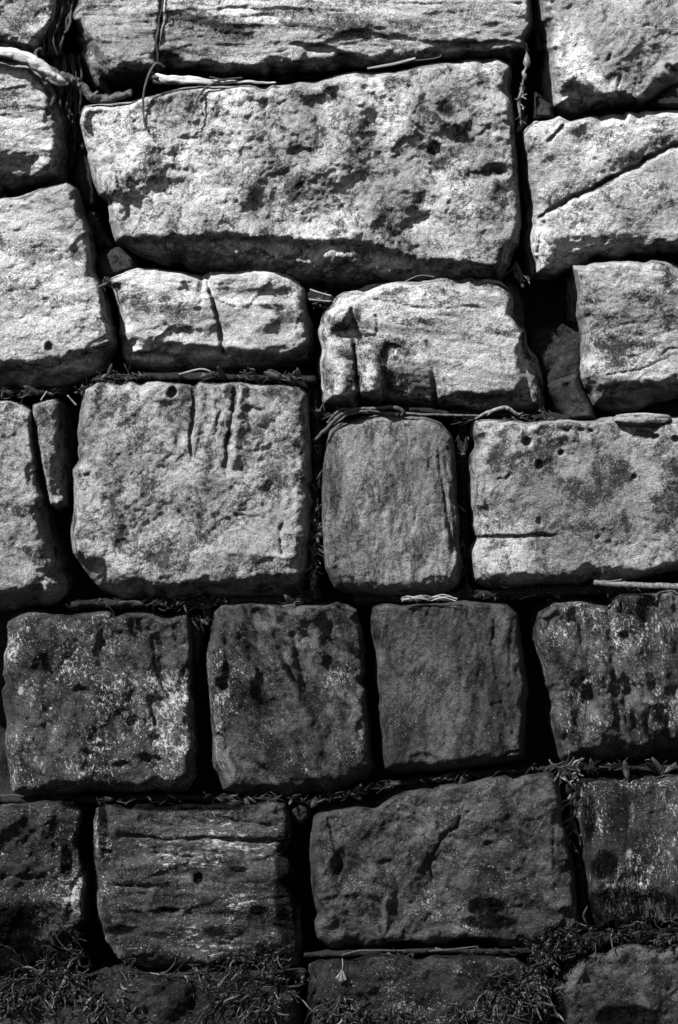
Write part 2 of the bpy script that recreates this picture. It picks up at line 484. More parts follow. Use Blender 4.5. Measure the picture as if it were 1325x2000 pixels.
LEDGES = []   # (polyline, height of soil towards the viewer in px, half width px)
def earth_bank():
    g = 7.0
    xs = np.arange(-330, 1680, g); ys = np.arange(-330, 2130, g)
    X, Y = np.meshgrid(xs, ys)
    h = -200+fbm(X, Y, X*0, 90, 4, 0.6)*30+fbm(X, Y, X*0+9, 20, 3, 0.6)*9
    for P, top, hw in LEDGES:
        d, _ = line_dist(X, Y, P)
        b = 1-sstep(hw*0.6, hw*1.9, d)
        h = np.maximum(h, h*(1-b)+(top+fbm(X, Y, X*0+4, 40, 4, 0.7)*34)*b)
    wx, wy, wz = to_world(X.ravel(), Y.ravel(), h.ravel())
    n, m = X.shape; i = np.arange(n*m).reshape(n, m)
    q = np.stack([i[:-1, :-1], i[1:, :-1], i[1:, 1:], i[:-1, 1:]], -1).reshape(-1, 4)
    link_mesh('earth_bank', np.stack([wx, wy, wz], 1), q.ravel(), np.full(len(q), 4),
              simple_material('dark_soil', 0.006, 0.03, 90, rough=0.9, bump=0.8, dist=0.006), kind='structure')
    return X, Y, h

# ------------------------------------------------------------------ the courses, top to bottom
H4 = (0.32, 1.0)      # horizontal bedding
V4 = (1.0, 0.25)      # vertical run-off

stone('stone_block', 'pale block cut off by the top left corner, dark under its slanting lower edge',
      [(-300, -250), (170, -250), (128, -60), (118, 0), (108, 45, 18), (92, 75, 22), (72, 108, 32), (35, 108, 42), (0, 100, 50), (-80, 90, 50), (-300, 85, 50)],
      SM('pale_pitted_sandstone', 0.26, 0.66, -10, (.7, 1), 13, .44, .14, .7, seed=1), w=18, face=10, H=70, seed=1, low=10, mid=6)

stone('stone_block', 'very long layered block across the top of the wall with a cracked left end',
      [(175, -250, 20), (1045, -250, 15), (1038, 0, 8), (1040, 50, 8), (1026, 78, 12), (1037, 100, 14), (1000, 118, 26), (900, 118, 30), (800, 132, 32), (660, 142, 34), (560, 150, 34), (450, 150, 32), (330, 140, 24), (300, 150, 30), (218, 158, 20), (195, 178, 14), (180, 160, 14), (158, 105, 14), (137, 45, 14), (142, 0, 14), (150, -60, 16)],
      SM('layered_sandstone', 0.26, 0.76, -4, H4, 12, .46, .15, .8, dirt=.3, seed=2, streak=.25), w=18, face=5, H=75, seed=2, low=10, mid=4, fine=1.6,
      bed=(-3, 44, 6.5), scoop=(70, 5, 1.5, .6, -3), aniso=(-4, 2.2),
      feats=[('crack', [(318, -60), (316, 20), (309, 70), (310, 128)], 4, 26), ('poly', [(100, 0), (137, 40), (165, 65), (185, 95), (205, 125), (218, 158), (195, 190), (140, 110)], -55, 8),
             ('pit', 330, 118, 40, 14, 14, 8), ('stain_shade', 335, 105, 45, 18, .5), ('poly', [(700, 60), (840, 80), (1030, 85), (1040, 130), (560, 170), (600, 95)], -9, 12),
             ('pit', 620, 95, 60, 10, 9, 10), ('pit', 940, 88, 70, 8, 10, -4)])

stone('stone_block', 'very pale granular block in the top right corner, rounded below',
      [(1046, -250, 25), (1600, -250), (1600, 40), (1420, 90, 30), (1325, 150, 20), (1300, 180, 30), (1250, 208, 20), (1190, 212, 28), (1110, 226, 38), (1080, 210, 36), (1074, 150, 28), (1060, 70, 24), (1052, 10, 20)],
      SM('white_granular_sandstone', 0.36, 0.8, 35, (1, .8), 15, .40, .14, .9, dirt=.3, seed=3), w=20, face=20, H=85, prof=1.6, seed=3, low=16, mid=4.5, fine=2.0,
      feats=[('pit', 1130, 195, 40, 28, 22, 30), ('poly', [(1070, 120), (1100, 150), (1150, 180), (1175, 205), (1150, 240), (1060, 240)], -26, 16), ('crack', [(1212, 145), (1210, 165), (1207, 200)], 4, 6), ('stain_shade', 1250, 175, 50, 16, .4, 10), ('pit', 1310, 135, 10, 14, 12, -40), ('pit', 1190, 110, 5, 12, 6)])

stone('stone_block', 'finely layered pale block on the left edge under the driftwood, broken right end',
      [(-300, 110, 15), (0, 116, 10), (60, 126, 12), (90, 140, 12), (95, 165, 12), (112, 200, 20), (127, 240, 24), (124, 290, 24), (116, 345, 28), (80, 360, 36), (0, 384, 42), (-80, 392, 46), (-300, 395, 46)],
      SM('striped_sandstone', .15, 0.66, -8, H4, 13, .43, .13, .7, dirt=.45, seed=4, streak=.45), w=15, face=2, H=70, prof=1.4, seed=4, low=6, mid=3, fine=1.8,
      bed=(-6, 22, 4.5), aniso=(-6, 2.4), feats=[('poly', [(72, 310), (-80, 312), (-80, 430), (60, 400)], -24, 12)])

stone('stone_block', 'largest pale block of the wall, long and pitted, with hairline roots over its top edge',
      [(165, 208, 12), (250, 197, 10), (290, 188, 10), (350, 171, 10), (440, 166, 8), (540, 162, 10), (640, 151, 12), (690, 136, 14), (770, 141, 12), (830, 125, 10), (930, 112, 12), (972, 107, 14), (997, 120, 16), (1001, 180, 11), (1006, 260, 10), (1014, 350, 10), (1018, 440, 12), (1010, 498, 20), (990, 525, 30), (978, 545, 26), (900, 550, 38), (800, 555, 50), (650, 560, 76), (480, 540, 66), (330, 515, 40), (270, 495, 26), (228, 470, 18), (208, 410, 20), (186, 360, 20), (165, 290, 12), (156, 235, 10)],
      SM('pitted_sandstone', 0.26, 0.66, 20, (1, .8), 15, .45, .13, 1.0, dirt=.5, seed=5), face=12, H=75, prof=1.8, seed=5, low=15, mid=7.5, fine=2.2, edge=5, scoop=(66, 5, 1.4, .8, 30), tilt=(-1.0, 0),
      feats=[('pit', 620, 205, 26, 20, 14), ('pit', 850, 292, 18, 16, 14, 40), ('pit', 965, 335, 26, 18, 16), ('pit', 935, 345, 40, 12, 9), ('pit', 870, 215, 20, 22, 12, -50), ('pit', 895, 252, 8, 8, 9),
             ('stain_shade', 875, 215, 22, 28, .62, -50), ('stain_shade', 840, 295, 14, 20, .6, -20), ('stain_shade', 968, 335, 26, 14, .6), ('stain_shade', 720, 340, 26, 9, .4), ('stain_shade', 910, 275, 14, 16, .4), ('stain_shade', 930, 345, 22, 8, .5),  # most of these dark marks lie over the pits
             ('pit', 735, 345, 34, 14, 10, 5), ('pit', 590, 298, 30, 14, 10), ('crack', [(800, 225), (808, 240), (830, 260)], 3, 5), ('crack', [(825, 130), (822, 165), (835, 190)], 3, 5), ('crack', [(765, 298), (785, 280), (790, 270)], 3, 6),
             ('poly', [(228, 470), (300, 468), (450, 462), (600, 476), (680, 474), (740, 486), (800, 506), (900, 516), (985, 528), (980, 600), (300, 600)], -26, 9), ('pale', 820, 330, 300, 130, .30), ('pale', 900, 170, 140, 60, .3), ('pit', 735, 205, 60, 50, 6, 30), ('ridge', [(690, 200), (780, 215), (860, 240)], 14, 5),
             ('ridge', [(690, 390), (760, 430), (800, 470)], 18, 7), ('crack', [(225, 330), (245, 400), (260, 440)], 5, 5)])

stone('stone_block', 'smooth pale block at the right edge split by a long diagonal fault',
      [(1018, 258, 22), (1040, 234, 18), (1090, 226, 12), (1112, 238, 8), (1160, 222, 10), (1250, 216, 8), (1325, 212), (1600, 212), (1600, 490, 26), (1325, 498, 26), (1250, 504, 26), (1150, 510, 26), (1120, 530, 30), (1080, 542, 34), (1045, 538, 34), (1032, 480, 36), (1035, 400, 34), (1026, 320, 30), (1018, 285, 26)],
      SM('smooth_sandstone', 0.22, 0.7, -25, (.7, 1), 11, .42, .13, .85, dirt=.4, seed=6), face=6, H=85, prof=1.9, seed=6, low=13, mid=2.6, fine=1.5,
      feats=[('crack', [(1420, 240), (1340, 278), (1285, 300), (1262, 312), (1200, 348), (1178, 356), (1150, 374), (1118, 384), (1090, 402), (1052, 428)], 4.0, 18, 1), ('ramp', [(1420, 240), (1040, 432), (1000, 200), (1420, 120)], -13, 9, 48), ('crack', [(1108, 236), (1090, 256), (1072, 278)], 4, 12), ('poly', [(1160, 200), (1200, 225), (1240, 254), (1290, 250), (1420, 240), (1420, 190)], -8, 5),
             ('stain_shade', 1180, 358, 45, 11, .55, -28), ('stain_shade', 1260, 308, 30, 9, .55, -30), ('stain_shade', 1180, 255, 16, 22, .45, -30), ('stain_shade', 1155, 408, 8, 5, .7, -30), ('stain_shade', 1206, 402, 6, 7, .6), ('pit', 1165, 312, 8, 4, 5, 40), ('pit', 1120, 240, 30, 20, -7),  # the first two dark marks follow the diagonal fault
             ('crack', [(1064, 430), (1056, 455), (1052, 500)], 5, 8), ('poly', [(1090, 478), (1140, 470), (1325, 470), (1600, 465), (1600, 560), (1090, 560)], -20, 14)])

stone('stone_block', 'tall pale block on the left edge beside the small cleft block, round hole low down',
      [(-300, 440), (-80, 412, 12), (0, 390, 10), (70, 370, 10), (130, 355, 10), (150, 368, 14), (160, 405, 16), (178, 450, 16), (182, 510, 14), (200, 560, 12), (215, 620, 10), (225, 672, 12), (205, 692, 22), (190, 730, 34), (150, 752, 46), (80, 760, 50), (0, 765, 50), (-300, 765, 50)],
      SM('pale_banded_sandstone', 0.2, 0.6, -12, (.5, 1), 12, .41, .13, .9, dirt=.5, seed=7, streak=.25), face=14, H=75, prof=1.8, seed=7, low=9, mid=4.2, fine=1.8, bed=(-12, 50, 3), aniso=(-12, 1.6),
      feats=[('pale', 60, 420, 110, 60, .3), ('pit', 96, 678, 9, 11, 16), ('pit', 137, 686, 5, 4, 8), ('stain_shade', 60, 500, 26, 30, .45), ('stain_shade', 60, 580, 30, 22, .5), ('stain_shade', 150, 500, 18, 22, .5, 50), ('stain_shade', 40, 470, 60, 8, .4, -14), ('stain_shade', 70, 660, 22, 14, .4),
             ('poly', [(-80, 716), (80, 712), (150, 695), (200, 684), (210, 790), (-80, 790)], -24, 10)])

stone('stone_block', 'small pale block with a dark vertical cleft down its middle',
      [(207, 548, 16), (232, 530, 14), (262, 523, 12), (330, 530, 14), (375, 532, 12), (410, 524, 12), (450, 532, 12), (500, 525, 14), (540, 530, 14), (565, 535, 16), (594, 560, 18), (600, 600, 18), (612, 640, 14), (615, 678, 14), (600, 705, 26), (540, 715, 32), (450, 722, 42), (380, 724, 46), (300, 722, 42), (250, 714, 34), (234, 690, 30), (235, 620, 42), (226, 580, 34)],
      SM('cleft_sandstone', .3, .8, 0, (.45, 1), 11, .42, .12, .6, dirt=.5, seed=8, streak=.2), face=8, H=85, prof=1.5, seed=8, low=10, mid=6, fine=1.3, scoop=(80, 12, 1.4, .6, -5), aniso=(0, 1.6),
      feats=[('crack', [(404, 522), (412, 570), (428, 620), (434, 672), (440, 694)], 5, 20, 1), ('pit', 395, 560, 8, 30, 5), ('stain_shade', 392, 555, 8, 28, .5), ('pit', 555, 640, 45, 22, 9, -15), ('stain_shade', 555, 628, 40, 18, .45, -8), ('pit', 300, 695, 50, 10, 18), ('stain_shade', 262, 600, 14, 50, .4, -14),  # slanting mark at the left paints the shadow cast by the neighbouring block
             ('poly', [(240, 668), (300, 664), (360, 676), (440, 684), (500, 690), (560, 700), (610, 668), (620, 740), (240, 740)], -24, 8), ('pale', 330, 610, 60, 55, .5), ('pale', 520, 580, 70, 26, .3), ('ridge', [(250, 668), (400, 672), (520, 692)], 8, 4), ('pit', 520, 600, 30, 30, -8)])

stone('stone_block', 'block above the rounded upright one, its lower left broken into knuckle-like lumps',
      [(622, 645, 22), (628, 618, 24), (646, 595, 22), (668, 573, 16), (700, 563, 14), (770, 550, 10), (820, 548, 10), (860, 538, 12), (940, 536, 14), (980, 548, 16), (1002, 570, 18), (1010, 600, 12), (1022, 625, 12), (1030, 675, 14), (1052, 702, 22), (1066, 760, 30), (1064, 806, 30), (1000, 803, 40), (930, 805, 32), (830, 796, 16), (750, 788, 14), (728, 788, 12), (700, 784, 14), (690, 796, 18), (630, 792, 18), (625, 740, 22), (624, 690, 20)],
      SM('waterworn_sandstone', .13, 0.56, -8, H4, 10, .46, .13, .8, dirt=.4, seed=9, streak=.4), face=6, H=75, prof=1.6, seed=9, low=10, mid=2.8, fine=1.2, bed=(9, 30, 1.8), aniso=(4, 2),
      feats=[('ramp', [(740, 800), (862, 800), (842, 690), (785, 684), (755, 706)], -44, 8, 100), ('poly', [(752, 668), (782, 678), (756, 714), (748, 700)], -10, 8),
             ('poly', [(836, 674), (846, 704), (856, 800), (874, 790), (868, 720), (852, 700)], -16, 9), ('crack', [(688, 668), (696, 700), (700, 740), (701, 786)], 4, 22), ('ridge', [(724, 692), (730, 720), (727, 755)], 20, 36), ('ridge', [(662, 690), (668, 730), (662, 765)], 24, 32), ('ridge', [(662, 620), (672, 612)], 22, 18),
             ('crack', [(686, 600), (690, 625), (705, 660)], 4, 14), ('crack', [(688, 625), (696, 650)], 3, 8), ('crack', [(735, 615), (737, 655)], 3, 6), ('pit', 668, 650, 34, 12, 12), ('ridge', [(665, 628), (690, 600)], 14, 8), ('pit', 720, 660, 30, 10, 8),
             ('poly', [(1012, 690), (1022, 745), (1008, 775), (1000, 830), (1100, 830), (1100, 660), (1028, 660)], -30, 8), ('pit', 930, 780, 60, 14, 14, 10), ('poly', [(870, 782), (935, 776), (1000, 772), (1012, 830), (860, 830)], -24, 9),
             ('crack', [(690, 580), (760, 590), (860, 612)], 3, 3), ('crack', [(780, 600), (850, 604), (930, 598)], 3, 3)])

stone('stone_block', 'square pale block at the right edge beside the dark hole, bedding curving up',
      [(1118, 517, 7), (1180, 511, 8), (1250, 508, 8), (1325, 509), (1600, 508), (1600, 765, 45), (1325, 775, 50), (1260, 794, 50), (1205, 803, 44), (1162, 790, 34), (1140, 762, 26), (1132, 720, 20), (1138, 660, 20), (1129, 610, 18), (1127, 570, 12)],
      SM('cross_bedded_sandstone', .16, 0.62, -6, (.5, 1), 12, .45, .14, .95, dirt=.45, seed=10, streak=.3), face=10, H=75, prof=1.5, seed=10, low=9, mid=3, fine=1.6, bed=(-10, 26, 1.5), aniso=(-10, 2),
      feats=[('crack', [(1180, 735), (1240, 725), (1325, 690)], 2.5, 4), ('crack', [(1205, 690), (1250, 670), (1325, 640)], 2.5, 3), ('crack', [(1230, 700), (1290, 672)], 2.5, 4), ('crack', [(1290, 694), (1325, 680)], 3, 6), ('pit', 1145, 690, 14, 22, 10), ('stain_shade', 1230, 600, 36, 10, .4),
             ('poly', [(1135, 730), (1180, 758), (1290, 756), (1600, 745), (1600, 850), (1130, 850)], -18, 14), ('pit', 1200, 790, 40, 12, 8)])

# ---- course of big blocks
stone('stone_block', 'pale block on the left edge next to the narrow splinter stone',
      [(-300, 780), (0, 782, 10), (48, 785, 10), (62, 800, 8), (68, 870, 10), (78, 935, 10), (94, 990, 14), (97, 1050, 24), (112, 1095, 36), (128, 1125, 40), (126, 1165, 40), (90, 1186, 42), (30, 1190, 42), (-300, 1190, 42)],
      SM('grey_pale_sandstone', .13, 0.48, -10, (.7, 1), 13, .45, .14, .9, dirt=.5, seed=11), face=10, H=70, prof=1.6, seed=11, low=9, mid=4.5, fine=1.8,
      feats=[('poly', [(-80, 1150), (60, 1160), (80, 1140), (110, 1220), (-80, 1220)], -20, 10), ('pit', 100, 1075, 16, 30, 10), ('stain_shade', 20, 960, 30, 10, .4)])
stone('splinter_stone', 'narrow upright splinter stone wedged between two blocks near the left edge',
      [(64, 790, 8), (92, 780, 8), (112, 777, 10), (124, 792, 12), (138, 850, 24), (141, 930, 32), (134, 988, 30), (112, 998, 20), (97, 985, 10), (84, 930, 8), (76, 890, 8), (70, 850, 8), (64, 815, 8)],
      SM('grey_splinter_sandstone', .12, 0.38, 10, (1, .6), 14, .48, .14, .9, seed=12), face=-2, H=55, prof=1.8, seed=12, edge=2, low=10, mid=4, fine=1.4, depth=150, group=None, cat='stone',
      feats=[('pit', 108, 970, 12, 10, 8), ('poly', [(118, 800), (112, 880), (104, 960), (150, 990), (160, 800)], -18, 12)])
stone('stone_block', 'large pale block with a round hole at its top edge and vertical grooves',
      [(166, 758, 10), (190, 745, 8), (232, 742, 8), (300, 743, 10), (370, 748, 8), (378, 753, 7), (388, 745, 8), (440, 744, 8), (520, 749, 8), (595, 753, 10), (607, 775, 14), (603, 830, 14), (610, 880, 20), (614, 930, 24), (610, 1000, 26), (606, 1090, 30), (592, 1158, 30), (520, 1164, 32), (420, 1168, 36), (330, 1172, 36), (245, 1170, 38), (195, 1150, 44), (165, 1112, 28), (142, 1080, 12), (137, 1040, 12), (143, 1000, 12), (142, 950, 12), (140, 895, 12), (152, 830, 12), (160, 780, 12)],
      SM('grooved_sandstone', 0.17, 0.46, 3, (.8, .7), 13, .46, .14, .95, dirt=.4, seed=13), face=16, H=75, prof=1.7, seed=13, low=10, mid=5, fine=2.0,
      feats=[('pit', 336, 766, 11, 12, 30), ('crack', [(377, 744), (380, 790), (374, 860), (376, 900)], 4.5, 13), ('ridge', [(392, 756), (394, 800), (386, 860)], 9, 7), ('crack', [(462, 750), (454, 820), (445, 870), (440, 925)], 6, 15), ('ridge', [(472, 755), (462, 830), (455, 900)], 10, 10), ('crack', [(432, 750), (430, 800), (424, 840)], 4, 9), ('crack', [(422, 755), (424, 800)], 4, 6), ('crack', [(485, 790), (490, 850)], 8, 6), ('pit', 350, 860, 10, 26, 5),
             ('crack', [(552, 1020), (548, 1050), (552, 1085)], 4, 9), ('ridge', [(450, 1078), (520, 1086), (590, 1090)], 5, 4), ('stain_shade', 480, 960, 60, 20, .35), ('stain_shade', 200, 920, 16, 30, .4), ('stain_shade', 480, 810, 10, 22, .4), ('pit', 495, 800, 24, 8, 7),
             ('poly', [(130, 1092), (170, 1098), (205, 1102), (232, 1125), (250, 1138), (320, 1150), (390, 1142), (480, 1138), (520, 1128), (590, 1130), (630, 1130), (630, 1200), (130, 1200)], -30, 9), ('stain_shade', 300, 1000, 80, 12, .3, 4), ('stain_shade', 370, 1110, 260, 55, .27), ('pale', 520, 820, 80, 90, .25), ('pale', 280, 800, 110, 50, .22)])  # the wide low mark paints the face dimming towards its foot
stone('stone_block', 'rounded upright block with fine vertical grain, like a loaf, between two larger ones',
      [(633, 872, 16), (645, 842, 18), (668, 820, 18), (700, 810, 14), (760, 808, 12), (830, 812, 14), (862, 826, 20), (884, 855, 20), (890, 900, 14), (893, 960, 14), (902, 1050, 14), (904, 1100, 16), (898, 1138, 20), (870, 1160, 26), (780, 1165, 26), (700, 1162, 28), (655, 1150, 24), (634, 1110, 18), (628, 1040, 14), (628, 960, 14)],
      SM('vertical_grained_sandstone', .15, 0.27, 2, (1, .4), 16, .47, .18, .9, dirt=.35, seed=14, streak=.12, lichen=.1, lichen_v=.5), face=12, H=70, prof=2.0, seed=14, groove=(91, 46, 5, 6), low=11, mid=3.6, fine=2.6, bed=(93, 28, 1.2), aniso=(91, 2.6), edge=2.5,
      feats=[('crack', [(858, 880), (866, 960), (880, 1030), (884, 1100)], 4, 10), ('crack', [(872, 900), (884, 980), (892, 1060)], 3, 8), ('crack', [(836, 880), (838, 920)], 3, 5), ('stain_shade', 728, 850, 10, 34, .55), ('stain_shade', 722, 1000, 20, 60, .35), ('pit', 728, 850, 12, 34, 4), ('crack', [(795, 830), (800, 870)], 3, 4), ('stain_shade', 672, 1080, 14, 16, .3)])
stone('stone_block', 'wide block at the right edge with several small round holes along its top',
      [(926, 822, 12), (960, 818, 10), (1040, 822, 10), (1100, 820, 10), (1150, 822, 10), (1190, 812, 10), (1250, 812), (1325, 815), (1600, 810), (1600, 1110, 25), (1325, 1112, 18), (1250, 1130, 24), (1180, 1140, 26), (1050, 1144, 28), (960, 1147, 24), (926, 1132, 24), (919, 1080, 26), (930, 1050, 10), (918, 1010, 26), (917, 960, 30), (918, 900, 28), (921, 850, 20)],
      SM('holed_sandstone', 0.18, 0.44, 30, (1, .9), 10, .47, .13, .9, dirt=.5, seed=15, lichen=.35, lichen_v=.6), face=12, H=75, prof=1.9, seed=15, low=12, mid=4, fine=1.7,
      feats=[('pit', 1028, 862, 9, 9, 22), ('pit', 1098, 886, 6, 6, 14), ('pit', 1053, 908, 9, 10, 18), ('pit', 1262, 848, 24, 7, 20, 10), ('pit', 1280, 853, 9, 7, 16), ('pit', 1320, 858, 7, 7, 18), ('pit', 1145, 842, 16, 6, 10), ('pit', 1108, 842, 8, 5, 8), ('pit', 1052, 1018, 7, 8, 9), ('pit', 1168, 1050, 5, 5, 8), ('pit', 1242, 934, 7, 7, 8),
             ('crack', [(918, 1056), (950, 1046), (1000, 1049), (1090, 1046)], 3.5, 14), ('crack', [(968, 934), (990, 937), (998, 925)], 2.5, 6), ('stain_shade', 1060, 985, 60, 34, .28), ('stain_shade', 1170, 1010, 60, 34, .25), ('pale', 1300, 1020, 40, 60, .42, 10), ('pale', 1240, 850, 90, 18, .4), ('pale', 1000, 870, 50, 26, .35), ('pale', 1210, 1060, 14, 40, .3),
             ('crack', [(950, 850), (945, 930), (952, 1010)], 6, 5)])

# ---- dark course
stone('stone_block', 'dark block with white lichen and a lens-shaped scoop in its upper right',
      [(12, 1208, 12), (30, 1196, 12), (60, 1193, 8), (110, 1200, 8), (200, 1194, 8), (290, 1196, 10), (330, 1203, 10), (364, 1198, 10), (376, 1222, 12), (377, 1300, 14), (380, 1380, 16), (385, 1460, 18), (384, 1520, 20), (365, 1545, 18), (250, 1548, 22), (120, 1550, 26), (62, 1558, 24), (26, 1548, 20), (12, 1480, 20), (4, 1350, 16), (9, 1260, 16)],
      SM('dark_lichened_sandstone', .045, 0.18, 12, (1, .7), 12, .50, .15, .8, lichen=1.05, lichen_v=.48, seed=16, rough=.7, spec=.4), face=10, H=70, prof=1.9, seed=16, low=12, mid=4, fine=1.9, aniso=(60, 1.4), scoop=(50, 5, .8, 1.7, -25), groove=(64, 40, 10, 2.8),
      feats=[('poly', [(302, 1218), (330, 1228), (352, 1262), (364, 1300), (356, 1350), (340, 1372), (322, 1348), (304, 1310), (296, 1260)], -20, 15), ('ridge', [(332, 1245), (348, 1290), (342, 1340)], 13, 13), ('crack', [(296, 1240), (300, 1290), (318, 1340), (345, 1380), (368, 1400)], 3, 5), ('pale', 42, 1350, 7, 14, .8), ('pale', 60, 1280, 10, 70, .3), ('pale', 190, 1400, 50, 50, .35, 30), ('pale', 300, 1420, 60, 20, .35, 50),
             ('pit', 265, 1410, 16, 14, 12), ('pit', 300, 1490, 40, 16, 16, 20), ('pit', 160, 1352, 20, 14, 10), ('crack', [(290, 1360), (300, 1400), (304, 1420)], 5, 8), ('pit', 240, 1495, 20, 10, 10)])
stone('stone_block', 'dark rugged block with diagonal gouges, third row from the bottom, next to the scooped one',
      [(410, 1190, 14), (440, 1178, 10), (470, 1175, 10), (560, 1179, 8), (640, 1177, 8), (688, 1172, 10), (702, 1190, 12), (712, 1280, 12), (718, 1380, 12), (730, 1470, 14), (737, 1500, 16), (715, 1520, 22), (660, 1545, 26), (580, 1554, 24), (480, 1553, 24), (435, 1543, 24), (416, 1500, 24), (414, 1400, 22), (405, 1340, 22), (404, 1280, 24), (412, 1240, 18)],
      SM('dark_rugged_sandstone', .045, 0.23, 25, (1, .6), 12, .50, .16, .9, lichen=.75, lichen_v=.45, seed=17, rough=.7, spec=.4), face=10, H=70, prof=1.7, seed=17, low=14, mid=4, fine=1.9, scoop=(44, 5, .8, 1.8, -30), groove=(60, 40, 15, 3.2), rug=1.2, aniso=(58, 1.5),
      feats=[('crack', [(570, 1230), (585, 1290), (600, 1350), (625, 1420)], 9, 11), ('crack', [(480, 1260), (520, 1330), (570, 1400)], 9, 7), ('crack', [(440, 1240), (445, 1300), (430, 1360)], 7, 8), ('pit', 645, 1300, 18, 20, 7), ('pit', 520, 1380, 50, 20, 7, 50), ('ridge', [(470, 1200), (450, 1260), (420, 1320)], 12, 6), ('pit', 500, 1500, 50, 16, 14, 30)])
stone('stone_block', 'smooth dark grey square block with fine vertical grain, white bark lying on its top edge',
      [(728, 1182, 14), (760, 1174, 10), (800, 1176, 8), (850, 1176, 8), (895, 1168, 10), (950, 1176, 10), (990, 1178, 14), (1012, 1198, 16), (1020, 1250, 12), (1026, 1300, 12), (1032, 1350, 12), (1027, 1420, 12), (1023, 1482, 14), (985, 1490, 18), (880, 1504, 20), (800, 1511, 20), (752, 1503, 18), (742, 1440, 26), (738, 1350, 30), (728, 1260, 32), (723, 1210, 22)],
      SM('dark_smooth_sandstone', .055, 0.21, 2, (1, .5), 18, .48, .2, 1.0, lichen=.25, lichen_v=.38, seed=18, rough=.7, spec=.35, dirt=.3), face=10, H=70, prof=1.9, seed=18, groove=(90, 40, 4.5, 6), low=10, mid=3, fine=2.5, bed=(92, 30, 1), aniso=(91, 2.4), edge=2.5,
      feats=[('crack', [(968, 1200), (962, 1260), (975, 1350), (1003, 1430)], 5, 8), ('ridge', [(985, 1250), (990, 1330)], 10, 6), ('pit', 972, 1235, 10, 26, 7), ('crack', [(1003, 1400), (1004, 1450)], 3, 6), ('crack', [(1020, 1468), (990, 1474), (975, 1490)], 3, 8), ('crack', [(955, 1380), (985, 1372)], 3, 4), ('stain_shade', 740, 1240, 14, 30, .5)])
stone('stone_block', 'dark ribbed block at the right edge, third row from the bottom, speckled white',
      [(1046, 1195, 22), (1080, 1172, 16), (1130, 1170, 12), (1180, 1172, 8), (1200, 1162, 8), (1325, 1147, 10), (1600, 1140), (1600, 1445, 25), (1325, 1466, 26), (1230, 1484, 34), (1150, 1489, 30), (1098, 1484, 36), (1080, 1430, 46), (1066, 1340, 46), (1048, 1270, 42), (1042, 1230, 34)],
      SM('dark_ribbed_sandstone', .045, 0.22, 10, (1, .5), 12, .50, .16, .9, lichen=.85, lichen_v=.46, seed=19, rough=.7, spec=.4), face=10, H=85, prof=1.6, seed=19, low=13, mid=8.5, fine=1.8, scoop=(46, 5, .7, 2.0, -14), groove=(80, 46, 22, 3.0), aniso=(76, 1.5),
      feats=[('crack', [(1190, 1180), (1195, 1260), (1202, 1350), (1210, 1440)], 8, 12), ('crack', [(1150, 1200), (1155, 1300), (1160, 1400)], 7, 6), ('ridge', [(1085, 1230), (1095, 1310), (1108, 1400), (1130, 1450)], 8, 6), ('pit', 1222, 1245, 14, 12, 12), ('pit', 1150, 1360, 12, 26, 10), ('poly', [(1270, 1440), (1330, 1430), (1420, 1430), (1420, 1500), (1240, 1500)], -18, 12)])

# ---- next dark course
stone('stone_block', 'very dark block on the left edge with pale lichen on its upper half only',
      [(-300, 1575), (0, 1572, 10), (80, 1563, 10), (148, 1560, 12), (163, 1585, 14), (171, 1700, 12), (168, 1800, 12), (163, 1880, 22), (130, 1915, 26), (0, 1925, 26), (-300, 1925, 26)],
      SM('black_lichened_sandstone', .03, .12, -10, (.8, 1), 13, .50, .16, .9, lichen=.95, lichen_v=.42, seed=20, rough=.6, spec=.5), face=8, H=60, prof=1.9, seed=20, low=9, scoop=(60, 10, 1, 1), mid=6, fine=1.9,
      feats=[('stain_shade', 60, 1840, 150, 100, 1.0), ('stain_shade', 130, 1680, 16, 44, .8), ('stain_shade', 165, 1640, 18, 90, .7), ('stain_shade', 150, 1570, 40, 14, .8), ('pit', 130, 1705, 18, 16, 6), ('crack', [(0, 1712), (60, 1716), (95, 1714)], 5, 8), ('pale', 80, 1630, 60, 50, .2)])
